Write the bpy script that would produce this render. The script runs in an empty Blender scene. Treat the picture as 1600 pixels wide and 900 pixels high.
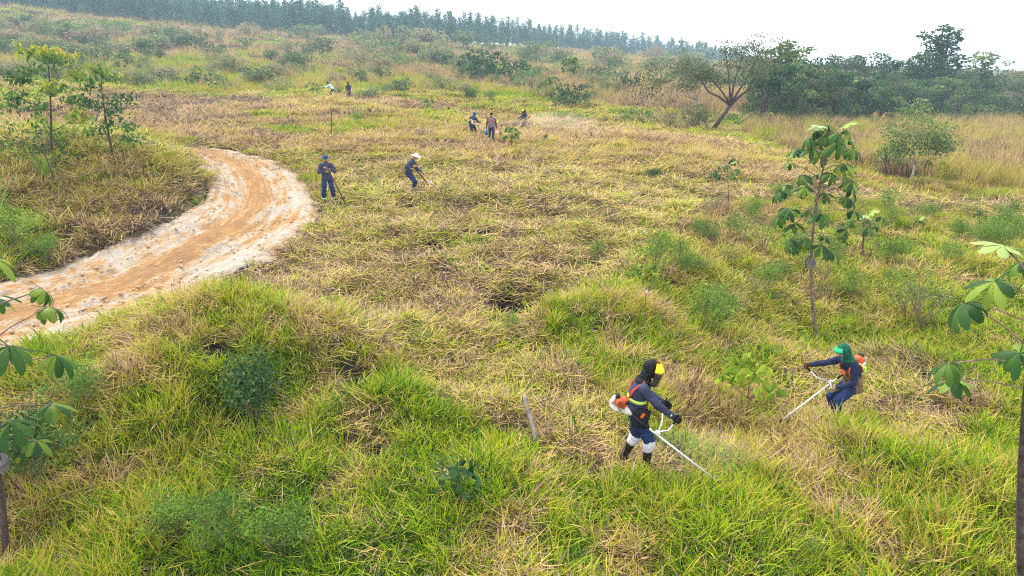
import bpy, math, random
import numpy as np
from mathutils import Vector, Matrix, Euler

# ------------------------------------------------------------------ camera, sky, sun, exposure
SC = bpy.context.scene
COL = SC.collection
ZC = 5.84                      # camera height above the ground where the first man stands
PITCH = math.radians(17.7)
FPX = 1600 * 24 / 36.0
cam_d = bpy.data.cameras.new("camera"); cam_d.lens = 24; cam_d.sensor_width = 36
cam_d.clip_start = 0.1; cam_d.clip_end = 5000
cam = bpy.data.objects.new("camera", cam_d); COL.objects.link(cam)
cam.location = (0, 0, ZC); cam.rotation_euler = (math.pi / 2 - PITCH, 0, 0)
SC.camera = cam

SUN_EL, SUN_AZ = math.radians(52), math.radians(-35)      # azimuth from +Y, negative = left
world = bpy.data.worlds.new("World"); SC.world = world; world.use_nodes = True
wn = world.node_tree.nodes; wl = world.node_tree.links; wn.clear()
w_out = wn.new("ShaderNodeOutputWorld"); w_bg = wn.new("ShaderNodeBackground")
w_sky = wn.new("ShaderNodeTexSky"); w_sky.sky_type = 'NISHITA'; w_sky.sun_disc = False
w_sky.sun_elevation = SUN_EL; w_sky.sun_rotation = SUN_AZ
w_sky.dust_density = 4; w_sky.ozone_density = 1
w_mix = wn.new("ShaderNodeMix"); w_mix.data_type = 'RGBA'
w_mix.inputs[0].default_value = 0.82
w_mix.inputs[7].default_value = (9.6, 9.9, 10.3, 1)       # even overcast
wl.new(w_sky.outputs[0], w_mix.inputs[6]); wl.new(w_mix.outputs[2], w_bg.inputs[0])
w_bg.inputs[1].default_value = 0.07
wl.new(w_bg.outputs[0], w_out.inputs[0])

sun_d = bpy.data.lights.new("sun", 'SUN'); sun_d.energy = 1.5; sun_d.angle = math.radians(10)
sun_d.color = (1.0, 0.95, 0.86)
sun = bpy.data.objects.new("sun", sun_d); COL.objects.link(sun)
sd = Vector((math.sin(SUN_AZ) * math.cos(SUN_EL), math.cos(SUN_AZ) * math.cos(SUN_EL), math.sin(SUN_EL)))
sun.rotation_euler = sd.to_track_quat('Z', 'Y').to_euler()
sun.location = sd * 60

SC.view_settings.view_transform = 'Standard'; SC.view_settings.look = 'None'
SC.view_settings.exposure = 2.0; SC.view_settings.gamma = 1
SC.render.engine = 'CYCLES'; SC.cycles.filter_width = 1.1
SC.cycles.max_bounces = 6; SC.cycles.diffuse_bounces = 3; SC.cycles.glossy_bounces = 2
SC.cycles.transmission_bounces = 3; SC.cycles.transparent_max_bounces = 8; SC.cycles.volume_bounces = 1
SC.cycles.use_denoising = False

# ------------------------------------------------------------------ helpers
rs = np.random.default_rng(44); RNG = np.random.default_rng(7); random.seed(7)
CP, SP = math.cos(PITCH), math.sin(PITCH)

def hsh(ix, iy, s):
    n = (ix.astype(np.int64) * 374761393 + iy.astype(np.int64) * 668265263 + s * 1274126177) & 0xffffffff
    n = ((n ^ (n >> 13)) * 1274126177) & 0xffffffff
    return ((n ^ (n >> 16)) & 0xffff) / 65535.0
def vnoise(x, y, s=0):
    x = np.asarray(x, float); y = np.asarray(y, float)
    ix = np.floor(x); iy = np.floor(y); fx = x - ix; fy = y - iy
    fx = fx * fx * (3 - 2 * fx); fy = fy * fy * (3 - 2 * fy)
    a = hsh(ix, iy, s); b = hsh(ix + 1, iy, s); c = hsh(ix, iy + 1, s); d = hsh(ix + 1, iy + 1, s)
    return (a * (1 - fx) + b * fx) * (1 - fy) + (c * (1 - fx) + d * fx) * fy
def fbm(x, y, sc, s=0, o=3):
    t = 0; a = .5; n = 0
    for k in range(o):
        t = t + a * vnoise(np.asarray(x) / sc, np.asarray(y) / sc, s + 17 * k); n += a; a *= .5; sc = sc / 2.1
    return t / n
def sstep(a, b, x):
    t = np.clip((x - a) / (b - a), 0, 1); return t * t * (3 - 2 * t)
def px2w(px, py, Y):
    u = (px - 800) / FPX; v = (450 - py) / FPX; c = CP + v * SP
    return u * Y / c, ZC + Y * (-SP + v * CP) / c
def w2px(X, Y, Z):
    d = Y * CP - (Z - ZC) * SP; d = np.where(d < .3, .3, d)
    return 800 + FPX * X / d, 450 - FPX * (Y * SP + (Z - ZC) * CP) / d

# terrain anchors: where in the view the ground of a given distance lies
ANC = [(993,735,9.1),(1300,668,11.4),(514,318,24.6),(643,303,26.4),(738,216,43),(768,225,41.4),(818,205,53),
 (530,155,66),(1277,525,15.8),(800,900,6.8),(0,900,6.6),(1600,900,6.9),(0,500,14),(60,540,12.3),(10,870,7.3),(800,450,16.7),
 (800,300,26.6),(1138,332,26.5),(1400,290,34),(1600,310,32),(1115,205,62),(1425,290,34),(1400,192,97),(1600,192,95),
 (0,12,190),(200,35,200),(400,50,215),(700,72,230),(900,80,330),(1100,91,480),(300,150,72),(200,200,42),(0,205,40),
 (100,100,95),(400,100,112),(700,112,122),(640,87,165),(900,130,105),(1000,150,95),(1200,165,88),(50,420,17.5),
 (150,398,18.8),(236,350,21),(50,232,25.5),(200,232,27.5),(270,244,29.5),(300,300,24.5),(380,240,32),(420,330,23.4),(350,500,13),
 (180,545,12.3),(100,700,9.0),(400,700,9),(600,590,11.5),(800,600,11.4),(800,720,9.2),(1500,600,12.3),(1500,800,8.05),
 (1450,450,18.5),(1580,330,29),(1000,220,45),(1250,270,38),(0,60,140),(330,60,175),(1300,108,420),(1600,113,420),
 (1000,96,420),(500,230,36),(620,230,37),(620,190,48),(450,190,47),(1600,112.5,900),(1000,106,900),(0,60,900),(500,80,900),
 (1600,240,55),(1400,225,62),(500,480,15.2),(500,400,19),(1100,400,20.2),(1000,300,29.5),(120,290,22.5)]
_a = np.array([(px2w(p, q, Y)[0] / Y, math.log(Y), px2w(p, q, Y)[1]) for p, q, Y in ANC])
_c = np.stack([_a[:, 0] * 1.7, _a[:, 1] * 1.5], 1)
def _k(d2): return np.where(d2 > 1e-12, d2 * np.log(np.maximum(d2, 1e-12)), 0)
_n = len(_a); _A = np.zeros((_n + 3, _n + 3))
_A[:_n, :_n] = _k(((_c[:, None] - _c[None]) ** 2).sum(-1)) + np.eye(_n) * 0.004
_A[:_n, _n] = 1; _A[:_n, _n + 1:] = _c; _A[_n, :_n] = 1; _A[_n + 1:, :_n] = _c.T
_w = np.linalg.solve(_A, np.concatenate([_a[:, 2], [0, 0, 0]]))
def zbase(X, Y):
    X = np.atleast_1d(np.asarray(X, float)); Y = np.atleast_1d(np.asarray(Y, float))
    Yc = np.clip(Y, 6.3, 900); t = np.clip(X / np.maximum(Yc, 6.3), -.85, .85)
    q = np.stack([t * 1.7, np.log(Yc) * 1.5], -1).reshape(-1, 2)
    out = np.empty(len(q))
    for i in range(0, len(q), 20000):
        s = q[i:i + 20000]
        out[i:i + 20000] = _k(((s[:, None] - _c[None]) ** 2).sum(-1)) @ _w[:_n] + _w[_n] + s @ _w[_n + 1:]
    return out.reshape(X.shape)
_Ys = np.exp(np.linspace(math.log(5), math.log(800), 1500))
def P(px, py):
    """ground point seen at a place of the photograph (first hit)"""
    u = (px - 800) / FPX; v = (450 - py) / FPX; c = CP + v * SP
    zr = ZC + _Ys * (-SP + v * CP) / c; g = zbase(u * _Ys / c, _Ys)
    i = np.argmax(zr <= g)
    if zr[i] > g[i]: i = len(_Ys) - 1
    j = max(i - 1, 0); d0 = zr[j] - g[j]; d1 = g[i] - zr[i]
    Y = _Ys[j] + (_Ys[i] - _Ys[j]) * (d0 / (d0 + d1) if d0 + d1 > 0 else 0)
    return float(u * Y / c), float(Y)
def hgt(px, py, Y):                       # world height of a picture point at distance Y
    return px2w(px, py, Y)[1]

# road outline (upper edge, lower edge)
RU = [(-220,505),(-100,468),(24,432),(108,412),(160,386),(236,356),(300,326),(322,300),(318,275),(303,255),(292,243),(280,236)]
RL = [(-200,660),(-60,590),(66,536),(150,508),(232,492),(330,444),(430,392),(492,340),(484,285),(446,256),(385,239),(310,228)]
def _spl(pts, n):
    pts = np.array(pts, float); t = np.linspace(0, len(pts) - 1, n); i = np.clip(np.floor(t).astype(int), 0, len(pts) - 2); f = (t - i)[:, None]
    p0 = pts[np.maximum(i - 1, 0)]; p1 = pts[i]; p2 = pts[i + 1]; p3 = pts[np.minimum(i + 2, len(pts) - 1)]
    return .5 * (2 * p1 + (p2 - p0) * f + (2 * p0 - 5 * p1 + 4 * p2 - p3) * f ** 2 + (3 * p1 - p0 - 3 * p2 + p3) * f ** 3)
RUw = _spl([P(*p) for p in RU], 240); RLw = _spl([P(*p) for p in RL], 240)
ROADPOLY = np.concatenate([RUw, RLw[::-1]])
def pip(x, y, poly):
    poly = np.asarray(poly, float); c = np.zeros(np.shape(x), bool); j = len(poly) - 1
    for i in range(len(poly)):
        xi, yi = poly[i]; xj, yj = poly[j]
        if yi != yj:
            c ^= ((yi > y) != (yj > y)) & (x < (xj - xi) * (y - yi) / (yj - yi) + xi)
        j = i
    return c
ROADC = (RUw + RLw) / 2; ROADH = np.linalg.norm(RUw - RLw, axis=1) / 2
def road_d(x, y):
    """signed distance-like value to the track edge, negative inside"""
    x = np.atleast_1d(x); y = np.atleast_1d(y); out = np.full(x.shape, 9.0)
    m = (y > 8) & (y < 40) & (x < 0) & (x > -40)
    if m.any():
        q = np.stack([x[m], y[m]], -1); C = ROADC[::3]
        d = np.linalg.norm(q[:, None] - C[None], axis=-1); k = d.argmin(1)
        out[m] = d[np.arange(len(k)), k] - ROADH[::3][k]
        ins = pip(x[m], y[m], ROADPOLY); o = out[m]; o = np.where(ins, np.minimum(o, -.15), np.maximum(o, .02)); out[m] = o
    return out

MOWN = [[(-300,205),(0,190),(60,160),(150,143),(250,148),(420,158),(560,150),(620,158),(700,168),(790,180),(900,190),(1010,208),(1150,222),(1250,262),(1350,295),(1430,300),(1620,325),(1640,352),
         (1560,350),(1430,330),(1330,318),(1230,315),(1130,330),(1060,352),(1000,395),(965,460),(880,485),(840,540),(900,575),(945,640),(975,690),(1060,740),(1080,775),(960,770),(830,700),(740,655),(660,600),
         (600,560),(540,505),(430,490),(330,487),(200,510),(240,480),(500,330),(500,260),(300,228),(250,215),(130,215),(60,212),(-100,215),(-300,240)],
        [(1225,585),(1300,560),(1420,548),(1520,600),(1550,650),(1500,712),(1440,712),(1370,672),(1290,680),(1225,650)]]
UNCUT_IN = [[(395,200),(400,182),(480,172),(560,176),(620,172),(680,178),(735,188),(748,205),(680,204),(600,208),(560,214),(480,214),(420,210)]]
TALLDRY = [(1155,215),(1180,190),(1260,182),(1420,190),(1620,200),(1640,318),(1560,300),(1480,292),(1400,286),(1320,262),(1240,240)]
BANK = [(-400,500),(20,432),(108,412),(160,386),(236,356),(303,322),(318,292),(300,262),(270,240),(215,215),(150,205),(60,200),(-400,200)]
PITS = [(815,472,1.05,.95),(930,404,.5,.2),(905,437,.35,.15),(1020,280,.7,.1),(810,288,.6,.08),(1240,655,.25,.1),(1445,600,.4,.1),(1140,318,.5,.08),(1130,290,.4,.08),(690,640,.3,.06),(560,600,.5,.1),(340,570,.4,.08),(580,700,.4,.06),(1010,385,.3,.1),(380,640,.35,.08)]
PITW = [(P(a, b) + (r, d)) for a, b, r, d in PITS]
_rp = np.random.default_rng(99)
for _i in range(90):
    _a, _b = _rp.uniform(330, 1250), 215 + 300 * _rp.uniform(0, 1) ** 1.4
    if _b > 320 and _a > 950 or pip(np.array([_a]), np.array([_b]), MOWN[0])[0] == 0: continue
    _x, _y = P(_a, _b); PITW.append((_x, _y, _rp.uniform(.14, .30) * (1 + _y / 40), _rp.uniform(.08, .2)))
FEET = [P(a, b) for a, b in ((985, 740), (1008, 748), (1300, 672), (514, 318), (520, 316), (643, 304), (738, 216), (768, 226), (820, 205), (519, 155), (546, 157))]
def zones(x, y):
    z = zbase(x, y); px, py = w2px(x, y, z)
    wob = (fbm(x, y, 1.6, 3) - .5); wob2 = (fbm(x, y, 1.6, 9) - .5)
    k = np.clip(900 / np.maximum(y, 5), 5, 110)
    qx = px + wob * k * 1.3; qy = py + wob2 * k * .7
    vis = (y > 4)
    m = (pip(qx, qy, MOWN[0]) | pip(qx, qy, MOWN[1])) & ~pip(qx, qy, UNCUT_IN[0]) & vis & (y < 75)
    td = pip(qx, qy, TALLDRY) & vis & ~m
    bk = pip(px, py, BANK) & vis & (y < 38) & (x < 0)
    m &= ~bk
    return px, py, m, td, bk
HUMPS = [P(a, b) + (r, h) for a, b, r, h in ((300,512,1.3,.40),(430,520,1.3,.45),(540,560,.9,.38),(640,640,.8,.30),(880,510,1.0,.42),(960,500,1.2,.3),(760,770,.7,.30),(230,600,.8,.2),(400,625,.8,-.40),(300,720,.8,-.22),(560,700,.7,-.22),(1300,720,.9,.25),(1500,780,1.0,.25),(1180,560,1.0,.25),(700,585,1.2,-.25),(1130,700,.6,-.2),(60,700,.9,-.2))]
def zf(x, y, fine=True):
    x = np.atleast_1d(np.asarray(x, float)); y = np.atleast_1d(np.asarray(y, float))
    z = zbase(x, y); far = np.clip(y / 60, .25, 4)
    rd = road_d(x, y); off = sstep(-.1, .8, rd)
    z = z + off * ((fbm(x, y, 2.6, 1, 2) - .5) * .42 + (fbm(x, y, .8, 5, 2) - .5) * .34 + (vnoise(x / .33, y / .33, 8) - .5) * .07)
    z = z + (fbm(x, y, 14, 21, 2) - .5) * 1.2 * sstep(45, 110, y)
    z = z - .14 * (1 - sstep(-.35, .0, rd))
    for cx, cy, r, d in HUMPS:
        z = z + d * np.exp(-((x - cx) ** 2 + (y - cy) ** 2) / (r * r)) * off
    for cx, cy, r, d in PITW:
        z = z - d * np.exp(-((x - cx) ** 2 + (y - cy) ** 2) / (r * r))
    return z
def G(px, py):
    x, y = P(px, py); return Vector((x, y, float(zf(x, y)[0])))

# ------------------------------------------------------------------ object bookkeeping
def tag(o, label=None, cat=None, group=None, kind=None):
    if label: o['label'] = label
    if cat: o['category'] = cat
    if group: o['group'] = group
    if kind: o['kind'] = kind
    return o
def empty(name, loc, rz=0.0):
    o = bpy.data.objects.new(name, None); COL.objects.link(o); o.location = loc; o.rotation_euler = (0, 0, rz)
    o.empty_display_size = .2
    return o
def inst(o, parent=None, loc=None, rz=None, sc=None):
    c = o.copy(); COL.objects.link(c); c.parent = parent
    if loc is not None: c.location = loc
    if rz is not None: c.rotation_euler = (0, 0, rz)
    if sc is not None: c.scale = (sc, sc, sc)
    return c
class MB:
    def __init__(s): s.v = []; s.f = []; s.bt = []; s.mi = []
    def add(s, vs, fs, bt=.5, mi=0):
        n = len(s.v); s.v.extend([tuple(v) for v in vs]); s.f.extend([tuple(i + n for i in f) for f in fs])
        s.bt.extend([bt] * len(vs)); s.mi.extend([mi] * len(fs))
    def tube(s, pts, rad, n=6, cap=True, bt=.5, mi=0):
        pts = [Vector(p) for p in pts]
        if not hasattr(rad, '__len__'): rad = [rad] * len(pts)
        vs = []; up = Vector((0, 0, 1)); prev = None
        for i, p in enumerate(pts):
            d = (pts[min(i + 1, len(pts) - 1)] - pts[max(i - 1, 0)]).normalized()
            if prev is None:
                a = d.orthogonal().normalized()
            else:
                a = (prev - d * prev.dot(d))
                a = a.normalized() if a.length > 1e-5 else d.orthogonal().normalized()
            prev = a; b = d.cross(a)
            for k in range(n):
                t = 2 * math.pi * k / n; vs.append(p + (a * math.cos(t) + b * math.sin(t)) * rad[i])
        fs = []
        for i in range(len(pts) - 1):
            for k in range(n):
                k2 = (k + 1) % n; fs.append((i * n + k, i * n + k2, (i + 1) * n + k2, (i + 1) * n + k))
        if cap:
            fs.append(tuple(range(n))[::-1]); fs.append(tuple((len(pts) - 1) * n + k for k in range(n)))
        s.add(vs, fs, bt, mi)
    def ell(s, c, r, n=10, m=7, rot=None, mi=0, bt=.5, mn=0.0):
        c = Vector(c); vs = []; fs = []
        for j in range(m + 1):
            ph = math.pi * j / m
            for k in range(n):
                t = 2 * math.pi * k / n
                p = Vector((math.sin(ph) * math.cos(t) * r[0], math.sin(ph) * math.sin(t) * r[1], math.cos(ph) * r[2]))
                if rot: p = rot @ p
                vs.append(c + p)
        for j in range(m):
            for k in range(n):
                k2 = (k + 1) % n; fs.append((j * n + k, (j + 1) * n + k, (j + 1) * n + k2, j * n + k2))
        s.add(vs, fs, bt, mi)
    def box(s, c, d, rot=None, taper=1.0, mi=0, bt=.5, bev=0.0):
        c = Vector(c); vs = []
        b = min(bev, min(d) * .4)
        def P8(dx, dy, dz, t=1): return [(x, y, z) for x in (-dx, dx) for y in (-dy, dy) for z in (-dz, dz)]
        hx, hy, hz = d[0] / 2, d[1] / 2, d[2] / 2
        if b == 0:
            for sx in (-1, 1):
                for sy in (-1, 1):
                    for sz in (-1, 1):
                        k = taper if sz > 0 else 1
                        p = Vector((sx * hx * k, sy * hy * k, sz * hz)); vs.append(c + (rot @ p if rot else p))
            fs = [(0, 1, 3, 2), (4, 6, 7, 5), (0, 4, 5, 1), (2, 3, 7, 6), (0, 2, 6, 4), (1, 5, 7, 3)]
            s.add(vs, fs, bt, mi)
        else:                                   # rings in z, octagonal plan: a chamfered block
            prof = [(-hz, b), (-hz + b, 0), (hz - b, 0), (hz, b)]
            for z, e in prof:
                k = 1 + (taper - 1) * (z + hz) / (2 * hz)
                X, Yy = (hx - e) * k, (hy - e) * k; q = b
                for x, y in ((X - q, -Yy), (X, -Yy + q), (X, Yy - q), (X - q, Yy), (-X + q, Yy), (-X, Yy - q), (-X, -Yy + q), (-X + q, -Yy)):
                    p = Vector((x, y, z)); vs.append(c + (rot @ p if rot else p))
            fs = [tuple(range(8))[::-1], tuple(range(24, 32))]
            for j in range(3):
                for k in range(8):
                    k2 = (k + 1) % 8; fs.append((j * 8 + k, j * 8 + k2, (j + 1) * 8 + k2, (j + 1) * 8 + k))
            s.add(vs, fs, bt, mi)
    def mesh(s, name, mats, smooth=False):
        me = bpy.data.meshes.new(name); me.from_pydata(s.v, [], s.f)
        if not isinstance(mats, (list, tuple)): mats = [mats]
        for m in mats: me.materials.append(m)
        if len(mats) > 1: me.polygons.foreach_set('material_index', s.mi)
        a = me.attributes.new('bt', 'FLOAT', 'POINT'); a.data.foreach_set('value', s.bt)
        if smooth: me.polygons.foreach_set('use_smooth', [True] * len(s.f))
        me.update(); return me
    def build(s, name, mats, parent=None, smooth=False, loc=None):
        o = bpy.data.objects.new(name, s.mesh(name, mats, smooth)); COL.objects.link(o)
        if parent is not None: o.parent = parent
        if loc is not None: o.location = loc
        return o
def npmesh(name, v, faces4, faces3, mats, bt=None, smooth=False):
    me = bpy.data.meshes.new(name)
    v = np.asarray(v, np.float32); me.vertices.add(len(v)); me.vertices.foreach_set('co', v.ravel())
    f4 = np.asarray(faces4, np.int32).reshape(-1, 4); f3 = np.asarray(faces3, np.int32).reshape(-1, 3)
    me.loops.add(f4.size + f3.size); me.loops.foreach_set('vertex_index', np.concatenate([f4.ravel(), f3.ravel()]))
    me.polygons.add(len(f4) + len(f3))
    ls = np.concatenate([np.arange(len(f4)) * 4, f4.size + np.arange(len(f3)) * 3])
    me.polygons.foreach_set('loop_start', ls.astype(np.int32))
    for m in (mats if isinstance(mats, (list, tuple)) else [mats]): me.materials.append(m)
    if bt is not None:
        a = me.attributes.new('bt', 'FLOAT', 'POINT'); a.data.foreach_set('value', np.asarray(bt, np.float32))
    if smooth: me.polygons.foreach_set('use_smooth', np.ones(len(me.polygons), bool))
    me.update(calc_edges=True); me.validate(); return me

# ------------------------------------------------------------------ materials
def new_mat(name):
    m = bpy.data.materials.new(name); m.use_nodes = True; nt = m.node_tree; nt.nodes.clear()
    return m, nt, nt.nodes.new("ShaderNodeOutputMaterial")
def math_n(nt, op, a, b=None, c=None, clamp=False):
    n = nt.nodes.new("ShaderNodeMath"); n.operation = op; n.use_clamp = clamp
    for i, v in enumerate((a, b, c)):
        if v is None: continue
        if isinstance(v, (int, float)): n.inputs[i].default_value = v
        else: nt.links.new(v, n.inputs[i])
    return n.outputs[0]
def noise_n(nt, scale, detail=2, vec=None, rough=.5):
    n = nt.nodes.new("ShaderNodeTexNoise"); n.inputs['Scale'].default_value = scale; n.inputs['Detail'].default_value = detail
    n.inputs['Roughness'].default_value = rough
    if vec is None:
        g = nt.nodes.new("ShaderNodeNewGeometry"); vec = g.outputs['Position']
    nt.links.new(vec, n.inputs['Vector']); return n.outputs[0]
def ramp_n(nt, fac, stops):
    r = nt.nodes.new("ShaderNodeValToRGB"); cr = r.color_ramp
    cr.elements[0].position = stops[0][0]; cr.elements[0].color = (*stops[0][1], 1)
    cr.elements[1].position = stops[-1][0]; cr.elements[1].color = (*stops[-1][1], 1)
    for p, c in stops[1:-1]:
        e = cr.elements.new(p); e.color = (*c, 1)
    nt.links.new(fac, r.inputs[0]); return r.outputs[0]
def leaf_shader(nt, out, col, trans=.35, rough=.7, spec=.04):
    b = nt.nodes.new("ShaderNodeBsdfPrincipled"); b.inputs['Roughness'].default_value = rough
    b.inputs['Specular IOR Level'].default_value = spec
    nt.links.new(col, b.inputs['Base Color'])
    t = nt.nodes.new("ShaderNodeBsdfTranslucent"); nt.links.new(col, t.inputs[0])
    mx = nt.nodes.new("ShaderNodeMixShader"); mx.inputs[0].default_value = trans
    nt.links.new(b.outputs[0], mx.inputs[1]); nt.links.new(t.outputs[0], mx.inputs[2]); nt.links.new(mx.outputs[0], out.inputs[0])
GR = [(0, (.018,.050,.010)), (.16, (.066,.165,.007)), (.34, (.205,.335,.008)), (.48, (.35,.35,.018)), (.62, (.46,.315,.085)),
      (.77, (.47,.325,.19)), (.9, (.20,.13,.10)), (1.0, (.045,.03,.03))]
def grass_mat(name, spread=.3, trans=.35):
    m, nt, out = new_mat(name)
    a = nt.nodes.new("ShaderNodeAttribute"); a.attribute_type = 'GEOMETRY'; a.attribute_name = 'bt'
    b = nt.nodes.new("ShaderNodeAttribute"); b.attribute_type = 'INSTANCER'; b.attribute_name = 'tint'
    n = noise_n(nt, 1.7, 2)
    f = math_n(nt, 'MULTIPLY_ADD', math_n(nt, 'SUBTRACT', a.outputs['Fac'], .5), spread, b.outputs['Fac'])
    f = math_n(nt, 'MULTIPLY_ADD', math_n(nt, 'SUBTRACT', n, .5), .18, f, clamp=True)
    leaf_shader(nt, out, ramp_n(nt, f, GR), trans)
    return m
def leaf_mat(name, stops, trans=.35, rough=.6, spread=None, spec=.10, objvar=.15):
    m, nt, out = new_mat(name)
    a = nt.nodes.new("ShaderNodeAttribute"); a.attribute_name = 'bt'
    oi = nt.nodes.new("ShaderNodeObjectInfo")
    f = math_n(nt, 'MULTIPLY_ADD', math_n(nt, 'SUBTRACT', oi.outputs['Random'], .5), objvar, a.outputs['Fac'], clamp=True)
    leaf_shader(nt, out, ramp_n(nt, f, stops), trans, rough, spec)
    return m
def solid(name, col, rough=.7, metal=0.0, var=.12, scale=25, bump=0.0, bscale=60, spec=.15, dirt=None):
    m, nt, out = new_mat(name)
    b = nt.nodes.new("ShaderNodeBsdfPrincipled"); b.inputs['Roughness'].default_value = rough; b.inputs['Metallic'].default_value = metal
    b.inputs['Specular IOR Level'].default_value = spec
    tc = nt.nodes.new("ShaderNodeTexCoord")
    n = noise_n(nt, scale, 3, tc.outputs['Object'])
    lo = tuple(c * (1 - var * 2) for c in col); hi = tuple(min(1, c * (1 + var * 2)) for c in col)
    nt.links.new(ramp_n(nt, n, [(.25, lo), (.75, hi)]), b.inputs['Base Color'])
    if bump:
        bn = nt.nodes.new("ShaderNodeBump"); bn.inputs['Strength'].default_value = bump; bn.inputs['Distance'].default_value = .02
        nt.links.new(noise_n(nt, bscale, 3, tc.outputs['Object']), bn.inputs['Height']); nt.links.new(bn.outputs[0], b.inputs['Normal'])
    nt.links.new(b.outputs[0], out.inputs[0]); return m

M_GRASS = grass_mat("grass_blades", .46, .25)
M_STRAW = grass_mat("cut_grass", .56, .10)
M_FAR = grass_mat("hillside_growth", .34, .3)

# ------------------------------------------------------------------ ground sheet
def build_ground():
    T = np.linspace(-1.35, 1.35, 560)
    Yr = np.concatenate([-np.linspace(30, 0, 14)[:-1], np.linspace(0, 5, 16)[:-1], np.exp(np.linspace(math.log(5), math.log(200), 430)), np.exp(np.linspace(math.log(205), math.log(1100), 40))])
    Wd = np.where(Yr > 0, np.maximum(Yr, 7), 7 + np.abs(Yr) * .6)
    X = T[None] * Wd[:, None]; Y = np.repeat(Yr[:, None], len(T), 1)
    Z = zf(X.ravel(), Y.ravel()); v = np.stack([X.ravel(), Y.ravel(), Z], 1)
    nx = len(T); ny = len(Yr)
    i = (np.arange(ny - 1)[:, None] * nx + np.arange(nx - 1)[None]).ravel()
    f = np.stack([i, i + 1, i + nx + 1, i + nx], 1)
    px, py, m, td, bk = zones(X.ravel(), Y.ravel())
    m, nt, out = new_mat("soil_and_thatch")
    b = nt.nodes.new("ShaderNodeBsdfPrincipled"); b.inputs['Roughness'].default_value = .95; b.inputs['Specular IOR Level'].default_value = .02
    n1 = noise_n(nt, 5, 4, None, .7); n2 = noise_n(nt, .7, 3)
    c1 = ramp_n(nt, n1, [(.3, (.035,.026,.022)), (.5, (.09,.062,.045)), (.7, (.20,.14,.09))])
    c2 = ramp_n(nt, n1, [(.3, (.03,.034,.016)), (.5, (.06,.055,.025)), (.7, (.14,.11,.055))])
    za = nt.nodes.new("ShaderNodeAttribute"); za.attribute_name = 'green'
    mx = nt.nodes.new("ShaderNodeMix"); mx.data_type = 'RGBA'
    nt.links.new(math_n(nt, 'MULTIPLY_ADD', math_n(nt, 'SUBTRACT', n2, .5), 1.0, za.outputs['Fac'], clamp=True), mx.inputs[0])
    nt.links.new(c1, mx.inputs[6]); nt.links.new(c2, mx.inputs[7])
    pa = nt.nodes.new("ShaderNodeAttribute"); pa.attribute_name = 'darkened'; m2 = nt.nodes.new("ShaderNodeMix"); m2.data_type = 'RGBA'
    m2.inputs[7].default_value = (.028, .019, .016, 1); nt.links.new(pa.outputs['Fac'], m2.inputs[0]); nt.links.new(mx.outputs[2], m2.inputs[6]); nt.links.new(m2.outputs[2], b.inputs['Base Color'])
    bn = nt.nodes.new("ShaderNodeBump"); bn.inputs['Strength'].default_value = .8; bn.inputs['Distance'].default_value = .05
    nt.links.new(noise_n(nt, 14, 4, None, .7), bn.inputs['Height']); nt.links.new(bn.outputs[0], b.inputs['Normal'])
    nt.links.new(b.outputs[0], out.inputs[0])
    me = npmesh("ground", v, f, [], m, smooth=True)
    a = me.attributes.new('green', 'FLOAT', 'POINT')
    a.data.foreach_set('value', np.where(zones(X.ravel(), Y.ravel())[2], .0, .8).astype(np.float32))
    a = me.attributes.new('darkened', 'FLOAT', 'POINT'); dg = np.zeros(X.size)
    for cx, cy, r, d in PITW: dg = np.maximum(dg, np.exp(-((X.ravel() - cx) ** 2 + (Y.ravel() - cy) ** 2) / (r * r)) * 1.6)  # bare pit soil, darkened towards the middle to paint in the hollow's shade
    a.data.foreach_set('value', np.clip(dg, 0, 1).astype(np.float32))
    o = bpy.data.objects.new("ground", me); COL.objects.link(o); tag(o, 'sloping ground of dark soil and matted grass', kind='structure')
build_ground()

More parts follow.
